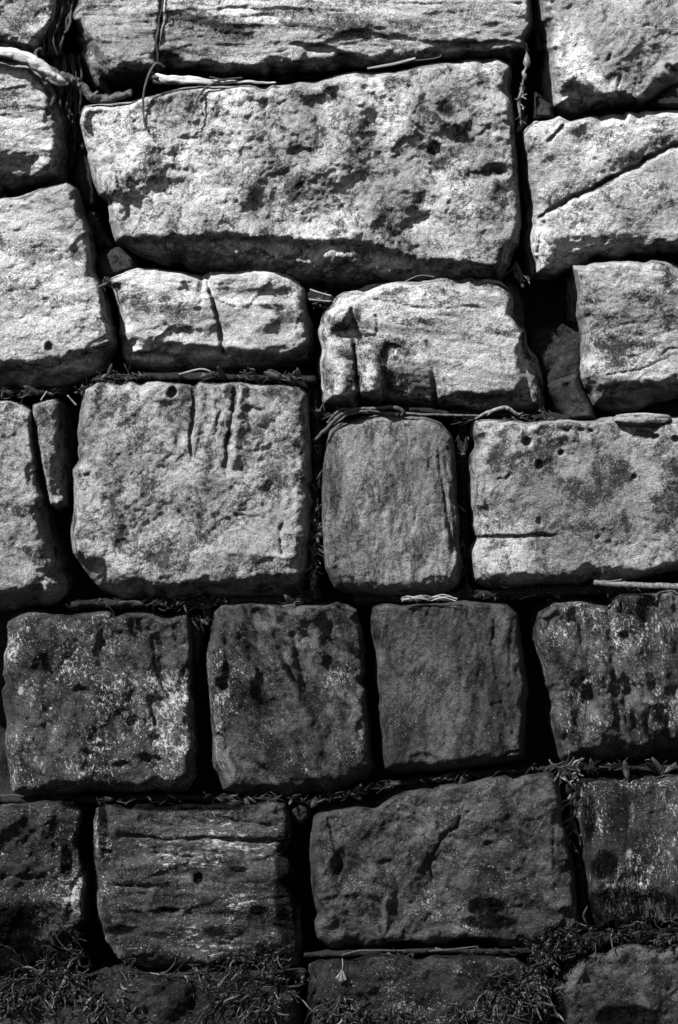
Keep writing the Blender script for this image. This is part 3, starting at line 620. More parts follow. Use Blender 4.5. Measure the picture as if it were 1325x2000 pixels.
stone('stone_block', 'dark block crossed by level ridges, second row from the bottom, seaweed at its foot',
      [(184, 1578, 14), (215, 1568, 10), (280, 1568, 10), (400, 1569, 10), (500, 1566, 8), (560, 1564, 10), (568, 1600, 12), (574, 1680, 12), (584, 1780, 14), (590, 1850, 16), (584, 1888, 22), (480, 1898, 28), (350, 1894, 28), (250, 1885, 24), (215, 1860, 20), (192, 1790, 20), (184, 1720, 22), (180, 1650, 22)],
      SM('dark_level_bedded_sandstone', .04, 0.2, 3, H4, 12, .49, .16, .9, lichen=.8, lichen_v=.45, seed=21, rough=.62, spec=.45, streak=.4), face=10, H=65, prof=1.8, seed=21, low=9, scoop=(64, 9, 1.8, .7, 4), mid=5, fine=1.8, bed=(4, 42, 4.5), aniso=(4, 2),
      feats=[('crack', [(230, 1630), (330, 1640), (400, 1635), (450, 1640), (555, 1645)], 4, 12), ('crack', [(300, 1665), (385, 1675)], 4, 8), ('crack', [(420, 1595), (490, 1608), (540, 1614)], 4, 8), ('pit', 390, 1718, 14, 14, 12), ('stain_shade', 388, 1716, 14, 16, .8), ('stain_shade', 560, 1740, 34, 170, .7), ('stain_shade', 200, 1620, 14, 90, .7), ('stain_shade', 440, 1820, 60, 18, .7), ('stain_shade', 230, 1815, 40, 16, .7), ('stain_shade', 500, 1865, 110, 26, .8, -10), ('stain_shade', 360, 1575, 190, 14, .7),
             ('crack', [(220, 1728), (300, 1734)], 4, 8), ('pit', 330, 1778, 30, 8, 8), ('stain_shade', 465, 1697, 24, 8, .8), ('stain_shade', 505, 1778, 26, 12, .8), ('pit', 445, 1638, 18, 8, 8), ('stain_shade', 330, 1778, 24, 8, .7)])
stone('stone_block', 'wide dark grey block with a curved hairline crack and black stains near its foot',
      [(612, 1600, 14), (632, 1585, 12), (680, 1577, 10), (740, 1570, 10), (775, 1552, 10), (805, 1540, 12), (870, 1530, 8), (980, 1515, 8), (1072, 1507, 12), (1090, 1530, 12), (1102, 1600, 10), (1118, 1680, 10), (1128, 1760, 12), (1134, 1810, 12), (1118, 1835, 22), (1060, 1850, 18), (990, 1852, 18), (900, 1846, 22), (750, 1850, 18), (645, 1856, 18), (616, 1835, 18), (611, 1750, 18), (604, 1680, 18), (608, 1640, 16)],
      SM('dark_cracked_sandstone', .05, 0.2, 15, (.9, 1), 14, .49, .17, 1.0, lichen=.55, lichen_v=.46, seed=22, rough=.68, spec=.4, dirt=.3), face=12, H=65, prof=1.9, seed=22, groove=(20, 80, 7, 1.8), low=12, scoop=(86, 9, 1.2, 1, 20), mid=4.5, fine=1.8,
      feats=[('crack', [(902, 1590), (890, 1612), (872, 1628), (850, 1660), (838, 1690), (848, 1715), (862, 1728)], 3, 9), ('crack', [(900, 1588), (925, 1580)], 2.5, 5), ('poly', [(730, 1584), (775, 1578), (820, 1540), (760, 1540), (700, 1570)], -9, 7), ('crack', [(665, 1583), (760, 1580), (800, 1588)], 2.5, 4), ('poly', [(600, 1740), (625, 1755), (700, 1745), (748, 1755), (752, 1790), (738, 1840), (700, 1870), (600, 1870)], -7, 10), ('ridge', [(756, 1760), (756, 1800), (742, 1832)], 6, 7),
             ('pit', 665, 1680, 14, 34, 12, 20), ('crack', [(640, 1590), (650, 1640), (668, 1690), (660, 1720)], 5, 9), ('pit', 755, 1690, 22, 14, 9), ('stain_shade', 950, 1770, 44, 22, 1.1), ('stain_shade', 955, 1800, 70, 18, .85), ('stain_shade', 925, 1842, 60, 16, 1.0), ('stain_shade', 790, 1845, 60, 9, .8), ('stain_shade', 655, 1800, 60, 50, .35), ('crack', [(1080, 1620), (1082, 1665), (1080, 1700)], 3, 8), ('pit', 955, 1648, 12, 6, 6), ('pit', 992, 1696, 6, 5, 6), ('pale', 1085, 1800, 50, 46, .25), ('pale', 680, 1820, 100, 26, .2), ('pale', 750, 1810, 12, 30, .3)])
stone('stone_block', 'dark block at the right edge with white lichen streaks, black in its lower half',
      [(1130, 1525, 14), (1160, 1518, 10), (1230, 1515, 10), (1325, 1513), (1600, 1512), (1600, 1825, 30), (1325, 1822, 26), (1250, 1820, 26), (1172, 1815, 24), (1156, 1775, 20), (1144, 1700, 18), (1134, 1620, 18), (1126, 1570, 18)],
      SM('black_streaked_sandstone', .035, .13, 4, (1, .3), 13, .50, .16, .9, lichen=.95, lichen_v=.45, seed=23, rough=.62, spec=.45), face=6, H=60, prof=1.8, seed=23, low=9, scoop=(66, 9, .8, 1.6), mid=4, fine=1.7, aniso=(88, 1.6),
      feats=[('stain_shade', 1230, 1780, 130, 60, 1.0), ('stain_shade', 1180, 1690, 34, 40, .8, 30), ('stain_shade', 1150, 1600, 20, 70, .6), ('pale', 1232, 1600, 9, 60, .5, 6), ('pale', 1230, 1668, 10, 16, .7), ('pale', 1290, 1640, 16, 50, .4), ('pit', 1235, 1720, 40, 20, 8)])

# ---- foot of the wall
stone('foundation_stone', 'black wet stone under the ridged block at the bottom left, draped with seaweed',
      [(-300, 1938, 20), (-20, 1936, 20), (100, 1925, 24), (200, 1900, 20), (300, 1898, 18), (420, 1906, 18), (540, 1912, 16), (583, 1935, 18), (592, 2000), (594, 2120), (-300, 2120)],
      SM('wet_black_stone', .022, .085, 0, (.6, 1), 14, .52, .16, .9, lichen=.45, lichen_v=.36, seed=24, rough=.5, spec=.55), face=34, H=60, prof=1.5, seed=24, low=12, mid=5, fine=1.9, group='foundation stones', cat='stone block')
stone('foundation_stone', 'black wet stone at the bottom centre carrying a small white fan of weed',
      [(602, 1885, 18), (650, 1868, 12), (750, 1862, 10), (900, 1864, 10), (1005, 1868, 12), (1040, 1890, 16), (1052, 1960, 16), (1056, 2120), (600, 2120), (598, 1960, 18)],
      SM('wet_black_stone_pale_flecks', .022, .08, 0, (.7, 1), 14, .52, .16, .9, lichen=.5, lichen_v=.38, seed=25, rough=.5, spec=.55), face=30, H=60, prof=1.6, seed=25, low=10, mid=5, fine=1.9, group='foundation stones',
      feats=[('pale', 890, 1890, 22, 14, .42), ('pale', 780, 1875, 20, 7, .35), ('pale', 780, 1960, 40, 14, .3), ('pale', 705, 1922, 16, 6, .3)])
stone('foundation_stone', 'grainy grey stone in the bottom right corner with a black patch at its foot',
      [(1078, 1925, 18), (1100, 1892, 18), (1135, 1868, 16), (1170, 1855, 12), (1205, 1843, 10), (1260, 1840, 10), (1325, 1838), (1600, 1836), (1600, 2120), (1072, 2120), (1074, 1990, 20)],
      SM('grey_wet_grainy_stone', .05, .22, 15, (1, 1), 14, .49, .18, 1.0, lichen=.35, lichen_v=.42, seed=26, rough=.6, spec=.45), face=36, H=70, prof=1.9, seed=26, low=10, scoop=(70, 9, 1.2, 1, 20), mid=4, fine=2.2, group='foundation stones',
      feats=[('stain_shade', 1225, 1990, 80, 34, .95), ('stain_shade', 1090, 1980, 26, 60, .7), ('pit', 1150, 1912, 12, 12, 6), ('pit', 1305, 1932, 8, 6, 6)])

# ---- small stones wedged in the gaps
dm = SM('shadowed_rubble', .04, .10, 0, (1, 1), 14, .5, .16, .8, seed=31)
dm2 = SM('shadowed_rubble_pale', .05, .15, 20, (1, .6), 14, .5, .16, .8, seed=32, lichen=.15, lichen_v=.4)
def rubble(name, label, pts, mat, **k):
    a = dict(w=16, edge=2.0, H=40, depth=90, group=None, cat='stone', low=5, mid=3, fine=1.2); a.update(k)
    return stone(name, label, pts, mat, **a)
rubble('wedge_stone', 'small pointed stone tucked under the top right corner block', [(1262, 205, 10), (1290, 180, 10), (1325, 160, 10), (1400, 150), (1410, 212), (1325, 214, 10), (1290, 212, 8)], dm2, face=-18, seed=41)
rubble('wedge_stone', 'small triangular dark stone deep in the gap right of the biggest block', [(1042, 176, 8), (1060, 188, 8), (1080, 205, 8), (1084, 235, 10), (1046, 232, 8)], dm2, face=-40, seed=42)
rubble('wedge_stone', 'narrow dark stone standing in the gap beside the end of the long top block', [(1044, 60, 8), (1054, 62, 8), (1068, 100, 8), (1050, 106, 8), (1041, 90, 8)], dm2, face=-60, seed=52)
rubble('cobble', 'flat dark slab wedged in the gap left of the biggest block', [(150, 255, 12), (176, 262, 12), (184, 310, 12), (196, 395, 10), (188, 408, 8), (160, 405, 10), (142, 340, 12)], dm, face=-75, seed=43)
rubble('cobble', 'dark smooth stone below the flat slab in the gap left of the biggest block', [(160, 412, 10), (190, 410, 10), (204, 450, 14), (222, 485, 14), (190, 492, 12), (170, 470, 12)], dm, face=-70, seed=44)
rubble('cobble', 'rounded dark pebble between the peaked left block and the underside of the biggest block', [(186, 510, 12), (200, 490, 14), (232, 482, 14), (262, 500, 16), (270, 530, 14), (225, 545, 14), (196, 545, 14)], dm2, face=-42, seed=45)
rubble('cobble', 'broad dark stone at the back of the black hole near the right edge', [(1030, 660, 20), (1045, 638, 20), (1090, 628, 16), (1150, 626, 14), (1170, 680), (1150, 740), (1060, 740), (1036, 715, 16)], dm, face=-95, seed=46)
rubble('cobble', 'upper of two small stones stacked in the black hole near the right edge', [(1062, 745, 12), (1080, 715, 12), (1094, 690, 12), (1122, 684, 12), (1140, 700, 12), (1145, 745), (1100, 770), (1068, 765, 12)], dm, face=-62, seed=47)
rubble('cobble', 'lower wedge-shaped stone stacked in the black hole near the right edge', [(1066, 752, 10), (1090, 738, 12), (1128, 728, 12), (1142, 762, 14), (1160, 800, 12), (1166, 822, 12), (1110, 826, 14), (1088, 800, 16)], dm2, face=-32, seed=48, H=50, feats=[('crack', [(1105, 745), (1120, 780), (1150, 815)], 8, 8)])
rubble('flat_stone', 'thin pale flat stone resting on the top edge of the holed block', [(1198, 822, 8), (1215, 810, 8), (1260, 808, 8), (1308, 811, 7), (1315, 824, 7), (1300, 833, 7), (1250, 834, 8), (1220, 832, 8)], SM('thin_pale_stone', .18, .52, 0, H4, 14, .45, .15, .8, seed=33), face=16, H=22, seed=49, depth=60, low=2, mid=1.5, fine=.8)
rubble('cobble', 'round pebble caught at the top of the gap beside the ridged dark block', [(570, 1578, 12), (586, 1566, 12), (602, 1575, 12), (606, 1596, 12), (592, 1612, 12), (574, 1606, 12), (566, 1592, 12)], SM('round_pebble', .06, .16, 0, (1, 1), 20, .5, .16, .8, seed=34, rough=.6), face=-40, H=26, seed=50, depth=30, low=2, mid=2, prof=2, feats=[('crack', [(586, 1580), (594, 1590), (584, 1596)], 3, 4)])
rubble('cobble', 'dark grey stone showing behind the top of the block above the loaf-shaped one', [(690, 568, 10), (720, 553, 12), (780, 549, 12), (850, 545, 10), (860, 590), (700, 590)], dm, face=-30, seed=51)
rubble('cobble', 'dark stone peeping out behind the top right shoulder of the knuckled block', [(985, 548, 10), (1008, 560, 10), (1022, 590, 10), (1024, 640, 10), (990, 640)], dm2, face=-40, seed=53)
rubble('cobble', 'small dark stone behind the upper right corner of the scooped lichened block', [(360, 1215, 10), (372, 1196, 10), (392, 1196, 10), (398, 1240, 10), (390, 1300, 10), (372, 1300)], dm, face=-40, seed=54)

#==BITS==
LEDGES += [
    ([(190, 738), (400, 735), (612, 742)], -22, 9), ([(-60, 772), (130, 762)], -34, 9),
    ([(618, 770), (620, 900), (616, 1040), (614, 1165)], -50, 12), ([(905, 830), (906, 980), (908, 1165)], -80, 12),
    ([(140, 1182), (400, 1176), (600, 1172)], -26, 9), ([(400, 1172), (410, 1210)], -40, 9),
    ([(700, 1172), (880, 1166), (1040, 1156), (1325, 1146)], -34, 10), ([(-40, 1566), (300, 1558), (600, 1562)], -46, 7),
    ([(600, 1568), (740, 1535), (900, 1514), (1090, 1500), (1500, 1500)], -46, 8), ([(1112, 1520), (1135, 1680), (1148, 1830)], -75, 11),
    ([(-60, 1932), (170, 1915), (590, 1902)], -8, 14), ([(600, 1865), (850, 1856), (1060, 1860)], -12, 9),
    ([(1060, 1880), (1110, 1845), (1200, 1832), (1500, 1828)], 2, 14), ([(612, 575), (640, 590)], -55, 14),
    ([(640, 812), (760, 798), (930, 810), (1110, 815)], -38, 8), ([(120, 20), (104, 96), (150, 170), (146, 300)], -130, 22),
    ([(390, 1220), (392, 1500)], -150, 14), ([(1070, 815), (1110, 828)], -40, 10),
]
earth_bank()

class MeshBits:
    def __init__(self): self.co = []; self.f = []; self.t = []; self.sh = []; self.n = 0
    def add(self, co, faces, shade):
        co = np.asarray(co); self.co.append(co)
        for fc in faces: self.f.extend([i+self.n for i in fc]); self.t.append(len(fc))
        self.sh.append(np.full(len(co), shade)); self.n += len(co)
    def build(self, name, mat, label=None, cat=None, group=None, kind=None, parent=None):
        o = link_mesh(name, np.concatenate(self.co), self.f, self.t, mat, label, cat, group, kind, attrs={'shade': np.concatenate(self.sh)})
        if parent:
            o.parent = parent; o.location = [a-b for a, b in zip(o.location, parent.location)]
        return o

def tubemesh(B, pts, shade=0.1, nseg=8, flat=1.0, roll=0.0, wob=0.0, knob=0.0, step=4.0, rnd=random, kl=1.0):
    """pts (px, py, h, radius px): smooth, slightly irregular closed tube; flat < 1 squashes it"""
    P = np.array(pts, float); out = []
    for i in range(len(P)-1):
        p0 = P[max(i-1, 0)]; p1 = P[i]; p2 = P[i+1]; p3 = P[min(i+2, len(P)-1)]
        k = max(2, int(np.linalg.norm((p2-p1)[:3])/step))
        for j in range(k):
            t = j/k; out.append(0.5*((2*p1)+(-p0+p2)*t+(2*p0-5*p1+4*p2-p3)*t*t+(-p0+3*p1-3*p2+p3)*t**3))
    out.append(P[-1]); Q = np.array(out); m = len(Q)
    sd = rnd.random()*100
    ar = np.arange(m, dtype=float)
    for c in range(3): Q[:, c] += fbm(ar*step, ar*0+sd+c*7, ar*0, 30, 3)*wob
    T = np.gradient(Q[:, :3], axis=0); T /= np.linalg.norm(T, axis=1)[:, None]+1e-9
    Z = np.array([0, 0, 1.0]); U = np.cross(T, Z); U /= np.linalg.norm(U, axis=1)[:, None]+1e-9
    V = np.cross(U, T)
    cr, sr = math.cos(roll), math.sin(roll)
    U2 = U*cr+V*sr; V2 = -U*sr+V*cr
    a = np.arange(nseg)*2*math.pi/nseg
    r = Q[:, 3]
    rr = r[:, None]*np.ones((1, nseg))
    if knob:
        xx = np.repeat(ar[:, None]*step*kl, nseg, 1); yy = np.repeat(np.cos(a)[None]*12, m, 0); zz = np.repeat(np.sin(a)[None]*12, m, 0)
        rr = rr*(1+knob*fbm(xx+sd, yy, zz, 14, 3, 0.6))
    C = Q[:, None, :3]+U2[:, None]*(np.cos(a)[None, :, None]*rr[:, :, None])+V2[:, None]*(np.sin(a)[None, :, None]*rr[:, :, None]*flat)
    C = C.reshape(-1, 3)
    co = np.stack(to_world(C[:, 0], C[:, 1], C[:, 2]), 1)
    faces = []
    for i in range(m-1):
        for j in range(nseg):
            k = (j+1) % nseg; faces.append((i*nseg+j, i*nseg+k, (i+1)*nseg+k, (i+1)*nseg+j))
    faces.append(tuple(range(nseg-1, -1, -1))); faces.append(tuple((m-1)*nseg+j for j in range(nseg)))
    B.add(co, faces, shade)

def shade_material(name, rough=0.7, spec=0.3, var=0.4, scale=60, stretch=(1, 1, 1), bump=.4):
    m, t, N, L, B = new_mat(name)
    at = N.new('ShaderNodeAttribute'); at.attribute_name = 'shade'
    tc = N.new('ShaderNodeTexCoord'); mp = N.new('ShaderNodeMapping'); mp.inputs['Scale'].default_value = stretch
    L.new(tc.outputs['Object'], mp.inputs['Vector'])
    n = N.new('ShaderNodeTexNoise'); n.inputs['Scale'].default_value = scale; n.inputs['Detail'].default_value = 6; n.inputs['Roughness'].default_value = .7
    L.new(mp.outputs['Vector'], n.inputs['Vector'])
    r = N.new('ShaderNodeMapRange'); r.inputs['From Min'].default_value = .35; r.inputs['From Max'].default_value = .65
    r.inputs['To Min'].default_value = 1-var; r.inputs['To Max'].default_value = 1+var; L.new(n.outputs['Fac'], r.inputs['Value'])
    mu = N.new('ShaderNodeMath'); mu.operation = 'MULTIPLY'; L.new(at.outputs['Fac'], mu.inputs[0]); L.new(r.outputs[0], mu.inputs[1])
    c = N.new('ShaderNodeCombineColor')
    for i in range(3): L.new(mu.outputs[0], c.inputs[i])
    L.new(c.outputs['Color'], B.inputs['Base Color']); B.inputs['Roughness'].default_value = rough; B.inputs['Specular IOR Level'].default_value = spec
    bp = N.new('ShaderNodeBump'); bp.inputs['Strength'].default_value = bump; bp.inputs['Distance'].default_value = .003
    L.new(n.outputs['Fac'], bp.inputs['Height']); L.new(bp.outputs['Normal'], B.inputs['Normal'])
    return m

LITTER = shade_material('dry_litter', .6, .4)
WEED = shade_material('wet_seaweed', .42, .5, .5, 90)
WOOD = shade_material('bleached_wood', .8, .2, .5, 60, (.15, 1, 1), bump=1)
BARK = shade_material('dark_bark', .6, .45, .8, 90, bump=1)

# ------------------------------------------------------------------ leaf litter in the joints: nobody could count it
rnd = random.Random(11)
LB = MeshBits()
def leaf(B, x, y, h, ln, wd, ang, tiltx, shade):
    """a bent leaf blade with a folded midrib and real thickness"""
    n = 5; top = []; bot = []
    ca, sa = math.cos(ang), math.sin(ang); curl = rnd.uniform(-.5, .5)
    for i in range(n):
        t = i/(n-1); wv = wd*math.sin(math.pi*(0.06+0.88*t))**0.8
        u = (t-.5)*ln; z = curl*ln*(t-.5)**2*2+u*tiltx
        for s in (-1, 0, 1):
            v = s*wv*.5; zz = h+z+(abs(s)*wv*.22)
            top.append((x+u*ca-v*sa, y+u*sa+v*ca, zz)); bot.append((x+u*ca-v*sa, y+u*sa+v*ca, zz-0.7))
    C = np.array(top+bot); co = np.stack(to_world(C[:, 0], C[:, 1], C[:, 2]), 1)
    m = n*3; f = []
    for i in range(n-1):
        for s in (0, 1):
            a = i*3+s; f.append((a, a+1, a+4, a+3)); f.append((m+a, m+a+3, m+a+4, m+a+1))
        a = i*3; f.append((a, a+3, m+a+3, m+a)); a = i*3+2; f.append((a, m+a, m+a+3, a+3))
    f.append((0, m, m+1, 1)); f.append((1, m+1, m+2, 2))
    a = (n-1)*3; f.append((a, a+1, m+a+1, m+a)); f.append((a+1, a+2, m+a+2, m+a+1))
    B.add(co, f, shade)
SPOTS = [([(190, 738), (400, 733), (612, 740)], -14, 9, 230), ([(150, 770), (215, 730)], -24, 10, 40), ([(-40, 770), (130, 764)], -26, 8, 70),
         ([(620, 760), (622, 900), (616, 1040), (614, 1165)], -40, 11, 260), ([(905, 840), (906, 980), (908, 1165)], -66, 10, 110),
         ([(140, 1182), (400, 1178), (600, 1172)], -18, 9, 190), ([(400, 1172), (400, 1230)], -30, 9, 40), ([(890, 1160), (1045, 1160), (1170, 1150), (1325, 1142)], -24, 9, 130),
         ([(700, 1170), (790, 1168)], -20, 6, 20), ([(180, 1562), (420, 1558), (600, 1560)], -12, 8, 130), ([(600, 1568), (740, 1535), (900, 1514), (1090, 1500)], -14, 8, 150), ([(1090, 1498), (1325, 1498)], -12, 10, 110),
         ([(1108, 1510), (1135, 1680), (1145, 1790)], -62, 9, 110), ([(600, 575), (650, 592)], -44, 12, 70), ([(640, 812), (700, 800), (800, 800)], -24, 8, 50), ([(890, 820), (1100, 818)], -24, 7, 50),
         ([(1060, 800), (1080, 825)], -34, 10, 30), ([(112, 30), (100, 100)], -60, 12, 80), ([(130, 170), (125, 260)], -100, 12, 50), ([(212, 540), (204, 560)], -20, 6, 14), ([(1018, 210), (1014, 330)], -60, 6, 26), ([(740, 1868), (1060, 1858)], 0, 8, 90),
         ([(1060, 1870), (1130, 1838), (1325, 1828)], 10, 12, 220), ([(200, 1900), (590, 1900)], 0, 12, 200), ([(-20, 1925), (165, 1900)], 4, 14, 140)]
for P, h, hw, n in SPOTS:
    L_ = [math.dist(a, b) for a, b in zip(P[:-1], P[1:])]; tot = sum(L_)
    for k in range(int(n*1.05)):
        s = rnd.random()*tot; i = 0
        if k == 0 and P[0][1] > 1100: h -= 12
        while s > L_[i] and i < len(L_)-1: s -= L_[i]; i += 1
        t = s/L_[i]; x = P[i][0]+(P[i+1][0]-P[i][0])*t; y = P[i][1]+(P[i+1][1]-P[i][1])*t
        x += rnd.gauss(0, hw*.55); y += rnd.gauss(0, hw*.55); hh = h+rnd.uniform(-6, 8)
        if float(fbm(np.array([x]), np.array([y]), np.array([3.3]), 55, 2)[0]) < -0.12: continue
        d = math.atan2(P[i+1][1]-P[i][1], P[i+1][0]-P[i][0])
        sh = rnd.choice([.01, .012, .015, .02, .02, .03, .03, .05, .08, .18])
        if y > 1100: sh *= .6
        if rnd.random() < .55:
            sz = rnd.choice([.35, .35, .5, .7, 1, 1.7])
            ll = rnd.uniform(7, 24)*sz
            leaf(LB, x, y, hh, ll, ll*rnd.uniform(.12, .38), d+rnd.gauss(0, 1.0), rnd.uniform(-1.3, 1.3), sh)
        else:
            a = d+rnd.gauss(0, .5); l = rnd.uniform(10, 34); r = rnd.uniform(.45, 1.1)
            tubemesh(LB, [(x-l/2*math.cos(a), y-l/2*math.sin(a), hh, r), (x, y+rnd.uniform(-3, 3), hh+3, r), (x+l/2*math.cos(a), y+l/2*math.sin(a), hh+rnd.uniform(-4, 5), r*.6)], sh*1.3, 4, step=9, rnd=rnd)
LB.build('leaf_litter', LITTER, kind='stuff')

# ------------------------------------------------------------------ sticks and roots
def twig(name, label, cat, paths, mat, shade, group=None, **k):
    B = MeshBits()
    for P in paths: tubemesh(B, P, shade, rnd=rnd, **k)
    return B.build(name, mat, label, cat, group)

e = bpy.data.objects.new('driftwood_branch', None); COL.objects.link(e)
e.empty_display_size = .05; e.location = to_world(60, 130, 15)
e['label'] = 'bleached driftwood branch with a dark barked end, lying over the left striped block'; e['category'] = 'driftwood'
B = MeshBits(); tubemesh(B, [(-120, 72, -14, 11), (-40, 94, 2, 10), (0, 101, 8, 11), (45, 112, 12, 12), (88, 136, 12, 11), (112, 154, 6, 8), (136, 161, 0, 3)], .66, 16, wob=6, knob=.9, kl=.22, step=3, rnd=rnd)
tubemesh(B, [(92, 150, 10, 5), (110, 163, 4, 5), (134, 164, 0, 4)], .35, 8, wob=3, knob=.4, rnd=rnd)
B.build('bare_wood', WOOD, parent=e)
B = MeshBits(); tubemesh(B, [(92, 134, 2, 5), (120, 146, 0, 7), (150, 160, -6, 8), (168, 178, -8, 8), (184, 192, -8, 9), (212, 190, -8, 8), (236, 186, -8, 7), (258, 183, -8, 6)], .09, 12, wob=8, knob=1.1, step=2.5, rnd=rnd)
tubemesh(B, [(180, 190, -4, 5), (192, 178, 0, 3)], .12, 8, knob=.8, rnd=rnd); tubemesh(B, [(90, 160, 0, 6), (104, 185, -12, 5), (98, 215, -20, 3), (112, 250, -40, 2)], .07, 8, wob=6, knob=.6, rnd=rnd)
tubemesh(B, [(75, 118, 6, 3), (70, 104, 2, 4), (80, 96, -6, 4), (84, 108, -12, 3)], .05, 8, wob=4, knob=.6, rnd=rnd)
B.build('bark', BARK, parent=e)
e = bpy.data.objects.new('driftwood_stick', None); COL.objects.link(e); e.empty_display_size = .05; e.location = to_world(400, 165, 0)
e['label'] = 'short bleached stick with a broken end resting on the top edge of the biggest block'; e['category'] = 'driftwood'
B = MeshBits(); tubemesh(B, [(303, 149, 2, 7), (325, 156, 4, 8), (360, 158, 4, 8), (410, 161, 2, 6.5), (445, 160, 0, 4), (490, 161, -4, 3), (540, 162, -8, 2)], .64, 14, wob=5, knob=.8, kl=.22, step=3, rnd=rnd); B.build('bare_wood', WOOD, parent=e)
B = MeshBits(); tubemesh(B, [(291, 143, 0, 4), (299, 147, 2, 7), (308, 150, 2, 8)], .08, 10, wob=2, knob=1.4, step=2, rnd=rnd); tubemesh(B, [(296, 150, 4, 4), (304, 158, 4, 5), (316, 163, 2, 3)], .1, 8, knob=1.0, step=2, rnd=rnd)
B.build('bark', BARK, parent=e)
twig('hanging_root', 'thin dark root hanging from the top joint, hooked at its tip', 'root', [[(322, 132, 0, 3), (308, 124, 6, 3.2), (296, 134, 10, 3), (286, 160, 14, 2.6), (280, 190, 14, 2.2), (281, 225, 16, 2), (285, 250, 17, 2), (292, 254, 19, 1.6)]], BARK, .07, wob=2)
twig('hanging_root', 'thin dark branching root curving down the face of the biggest block', 'root', [[(474, 152, 0, 2), (440, 156, 10, 2.2), (428, 158, 12, 2.4), (402, 172, 16, 2.2), (388, 190, 20, 2), (378, 214, 18, 1.5), (360, 232, 18, .9)], [(410, 150, 10, 1.5), (440, 158, 12, 2)]], BARK, .05, wob=2)
twig('hanging_root', 'dark knotted root growing down the crack of the long top block', 'root', [[(320, -40, 4, 1.6), (318, 10, 4, 1.8), (312, 40, 5, 2), (308, 70, 5, 4), (306, 85, 4, 3), (309, 122, 0, 2.5)], [(318, 30, 6, 1.5), (323, 24, 8, 1.5), (325, 12, 8, 1)], [(306, 58, 6, 1.5), (297, 60, 7, 1.5)]], BARK, .03, wob=3, knob=.6)
twig('straw', 'pale flat reed blade under the long top block', 'straw', [[(718, 134, -6, 2.2), (770, 125, -8, 3), (812, 114, -12, 2.4)]], WOOD, .40, flat=.4)
twig('straw', 'short hooked straw standing on the ledge right of the reed blade', 'straw', [[(812, 118, -8, 1.2), (836, 116, -8, 1.2), (858, 112, -10, 1), (862, 107, -10, .8)]], WOOD, .12)
twig('twig', 'long straight dark twig lying across the top of the loaf-shaped block', 'twig', [[(690, 805, -2, 2.2), (770, 807, -6, 2.6), (850, 810, -8, 2.6), (936, 812, -12, 2)]], BARK, .12, wob=1.5)
twig('twig', 'bundle of curled dark roots draped over the shoulder of the loaf-shaped block', 'root', [[(612, 862, -20, 3), (640, 832, -6, 4), (672, 806, 0, 4), (700, 800, 0, 3.4), (735, 797, 0, 3.4), (768, 796, 0, 4), (786, 802, -4, 4), (784, 812, -8, 3)], [(632, 846, -8, 2.5), (676, 812, 0, 2.5), (720, 802, 2, 2.4), (778, 812, -4, 2)], [(640, 826, -10, 2.6), (668, 800, -6, 2.6), (690, 802, -2, 2)]], BARK, .09, wob=5, knob=.5)
twig('twig', 'forked pale-tipped twig on the ledge left of the holed block', 'twig', [[(928, 818, -6, 2), (952, 806, -2, 3.4), (975, 798, 0, 4), (992, 797, 0, 4.2), (1012, 810, -2, 3)], [(1012, 810, 0, 2), (1022, 806, 0, 1.2)], [(990, 796, 0, 4), (994, 800, 2, 4)], [(960, 804, 0, 2.4), (952, 812, 0, 2)]], BARK, .22, wob=2, knob=.3)
twig('driftwood_stick', 'weathered grey stick wedged under the holed block at the right edge', 'driftwood', [[(1160, 1138, -2, 5), (1200, 1141, 0, 6), (1270, 1144, 0, 6), (1330, 1146, -2, 7), (1460, 1146, -20, 7)], [(1186, 1136, 2, 1.6), (1216, 1132, 4, 1.2)]], BARK, .20, wob=2, knob=.35, flat=.7)
Bk = MeshBits()
for i in range(34):
    x = rnd.uniform(780, 850); y = 1171+rnd.uniform(-4, 4); l = rnd.uniform(16, 56); hh = rnd.uniform(4, 16)
    tubemesh(Bk, [(x, y, hh, rnd.uniform(.5, 1.2)), (x+l/2, y-rnd.uniform(0, 6), hh+2, rnd.uniform(.8, 2)), (x+l, y+rnd.uniform(-2, 4), hh, rnd.uniform(.7, 1.5))], rnd.choice([.5, .4, .3, .12]), 6, .6, wob=2, knob=.4, rnd=rnd)
Bk.build('bark_flake', WOOD, 'frayed white flake of bark on the top edge of the smooth dark square block', 'bark')
twig('straw', 'pale straw sloping in the joint above the cleft and knuckled blocks', 'straw', [[(606, 565, -20, 1.4), (622, 571, -18, 1.6), (648, 578, -20, 1.6)]], WOOD, .5)
twig('straw', 'pale straw lying level in the joint between the cleft and knuckled blocks', 'straw', [[(604, 585, -22, 1.8), (646, 589, -22, 1.4)]], WOOD, .35)
twig('straw', 'thin bent straw behind the top of the knuckled block', 'straw', [[(792, 550, -10, 1), (820, 538, -12, 1), (850, 541, -14, .8)]], WOOD, .25)
twig('straw', 'broad pale straw in the litter on the big grooved block', 'straw', [[(350, 731, 0, 1.4), (392, 721, 4, 2), (412, 726, 2, 1.2)]], WOOD, .42)
twig('straw', 'pale straw leaning in the litter above the splinter stone', 'straw', [[(80, 782, 4, 1.4), (92, 764, 2, 1.4)]], WOOD, .4)
twig('straw', 'pale straw leaning against the upper left corner of the grooved block', 'straw', [[(132, 772, 0, 1.2), (150, 792, -4, 2)]], WOOD, .4)
twig('twig', 'thin dark twig lying along the foot of the block with the curved crack', 'twig', [[(668, 1866, 6, 1.8), (700, 1858, 12, 2.4), (740, 1857, 12, 2.4), (794, 1857, 10, 1.8)]], BARK, .05, wob=1.5)
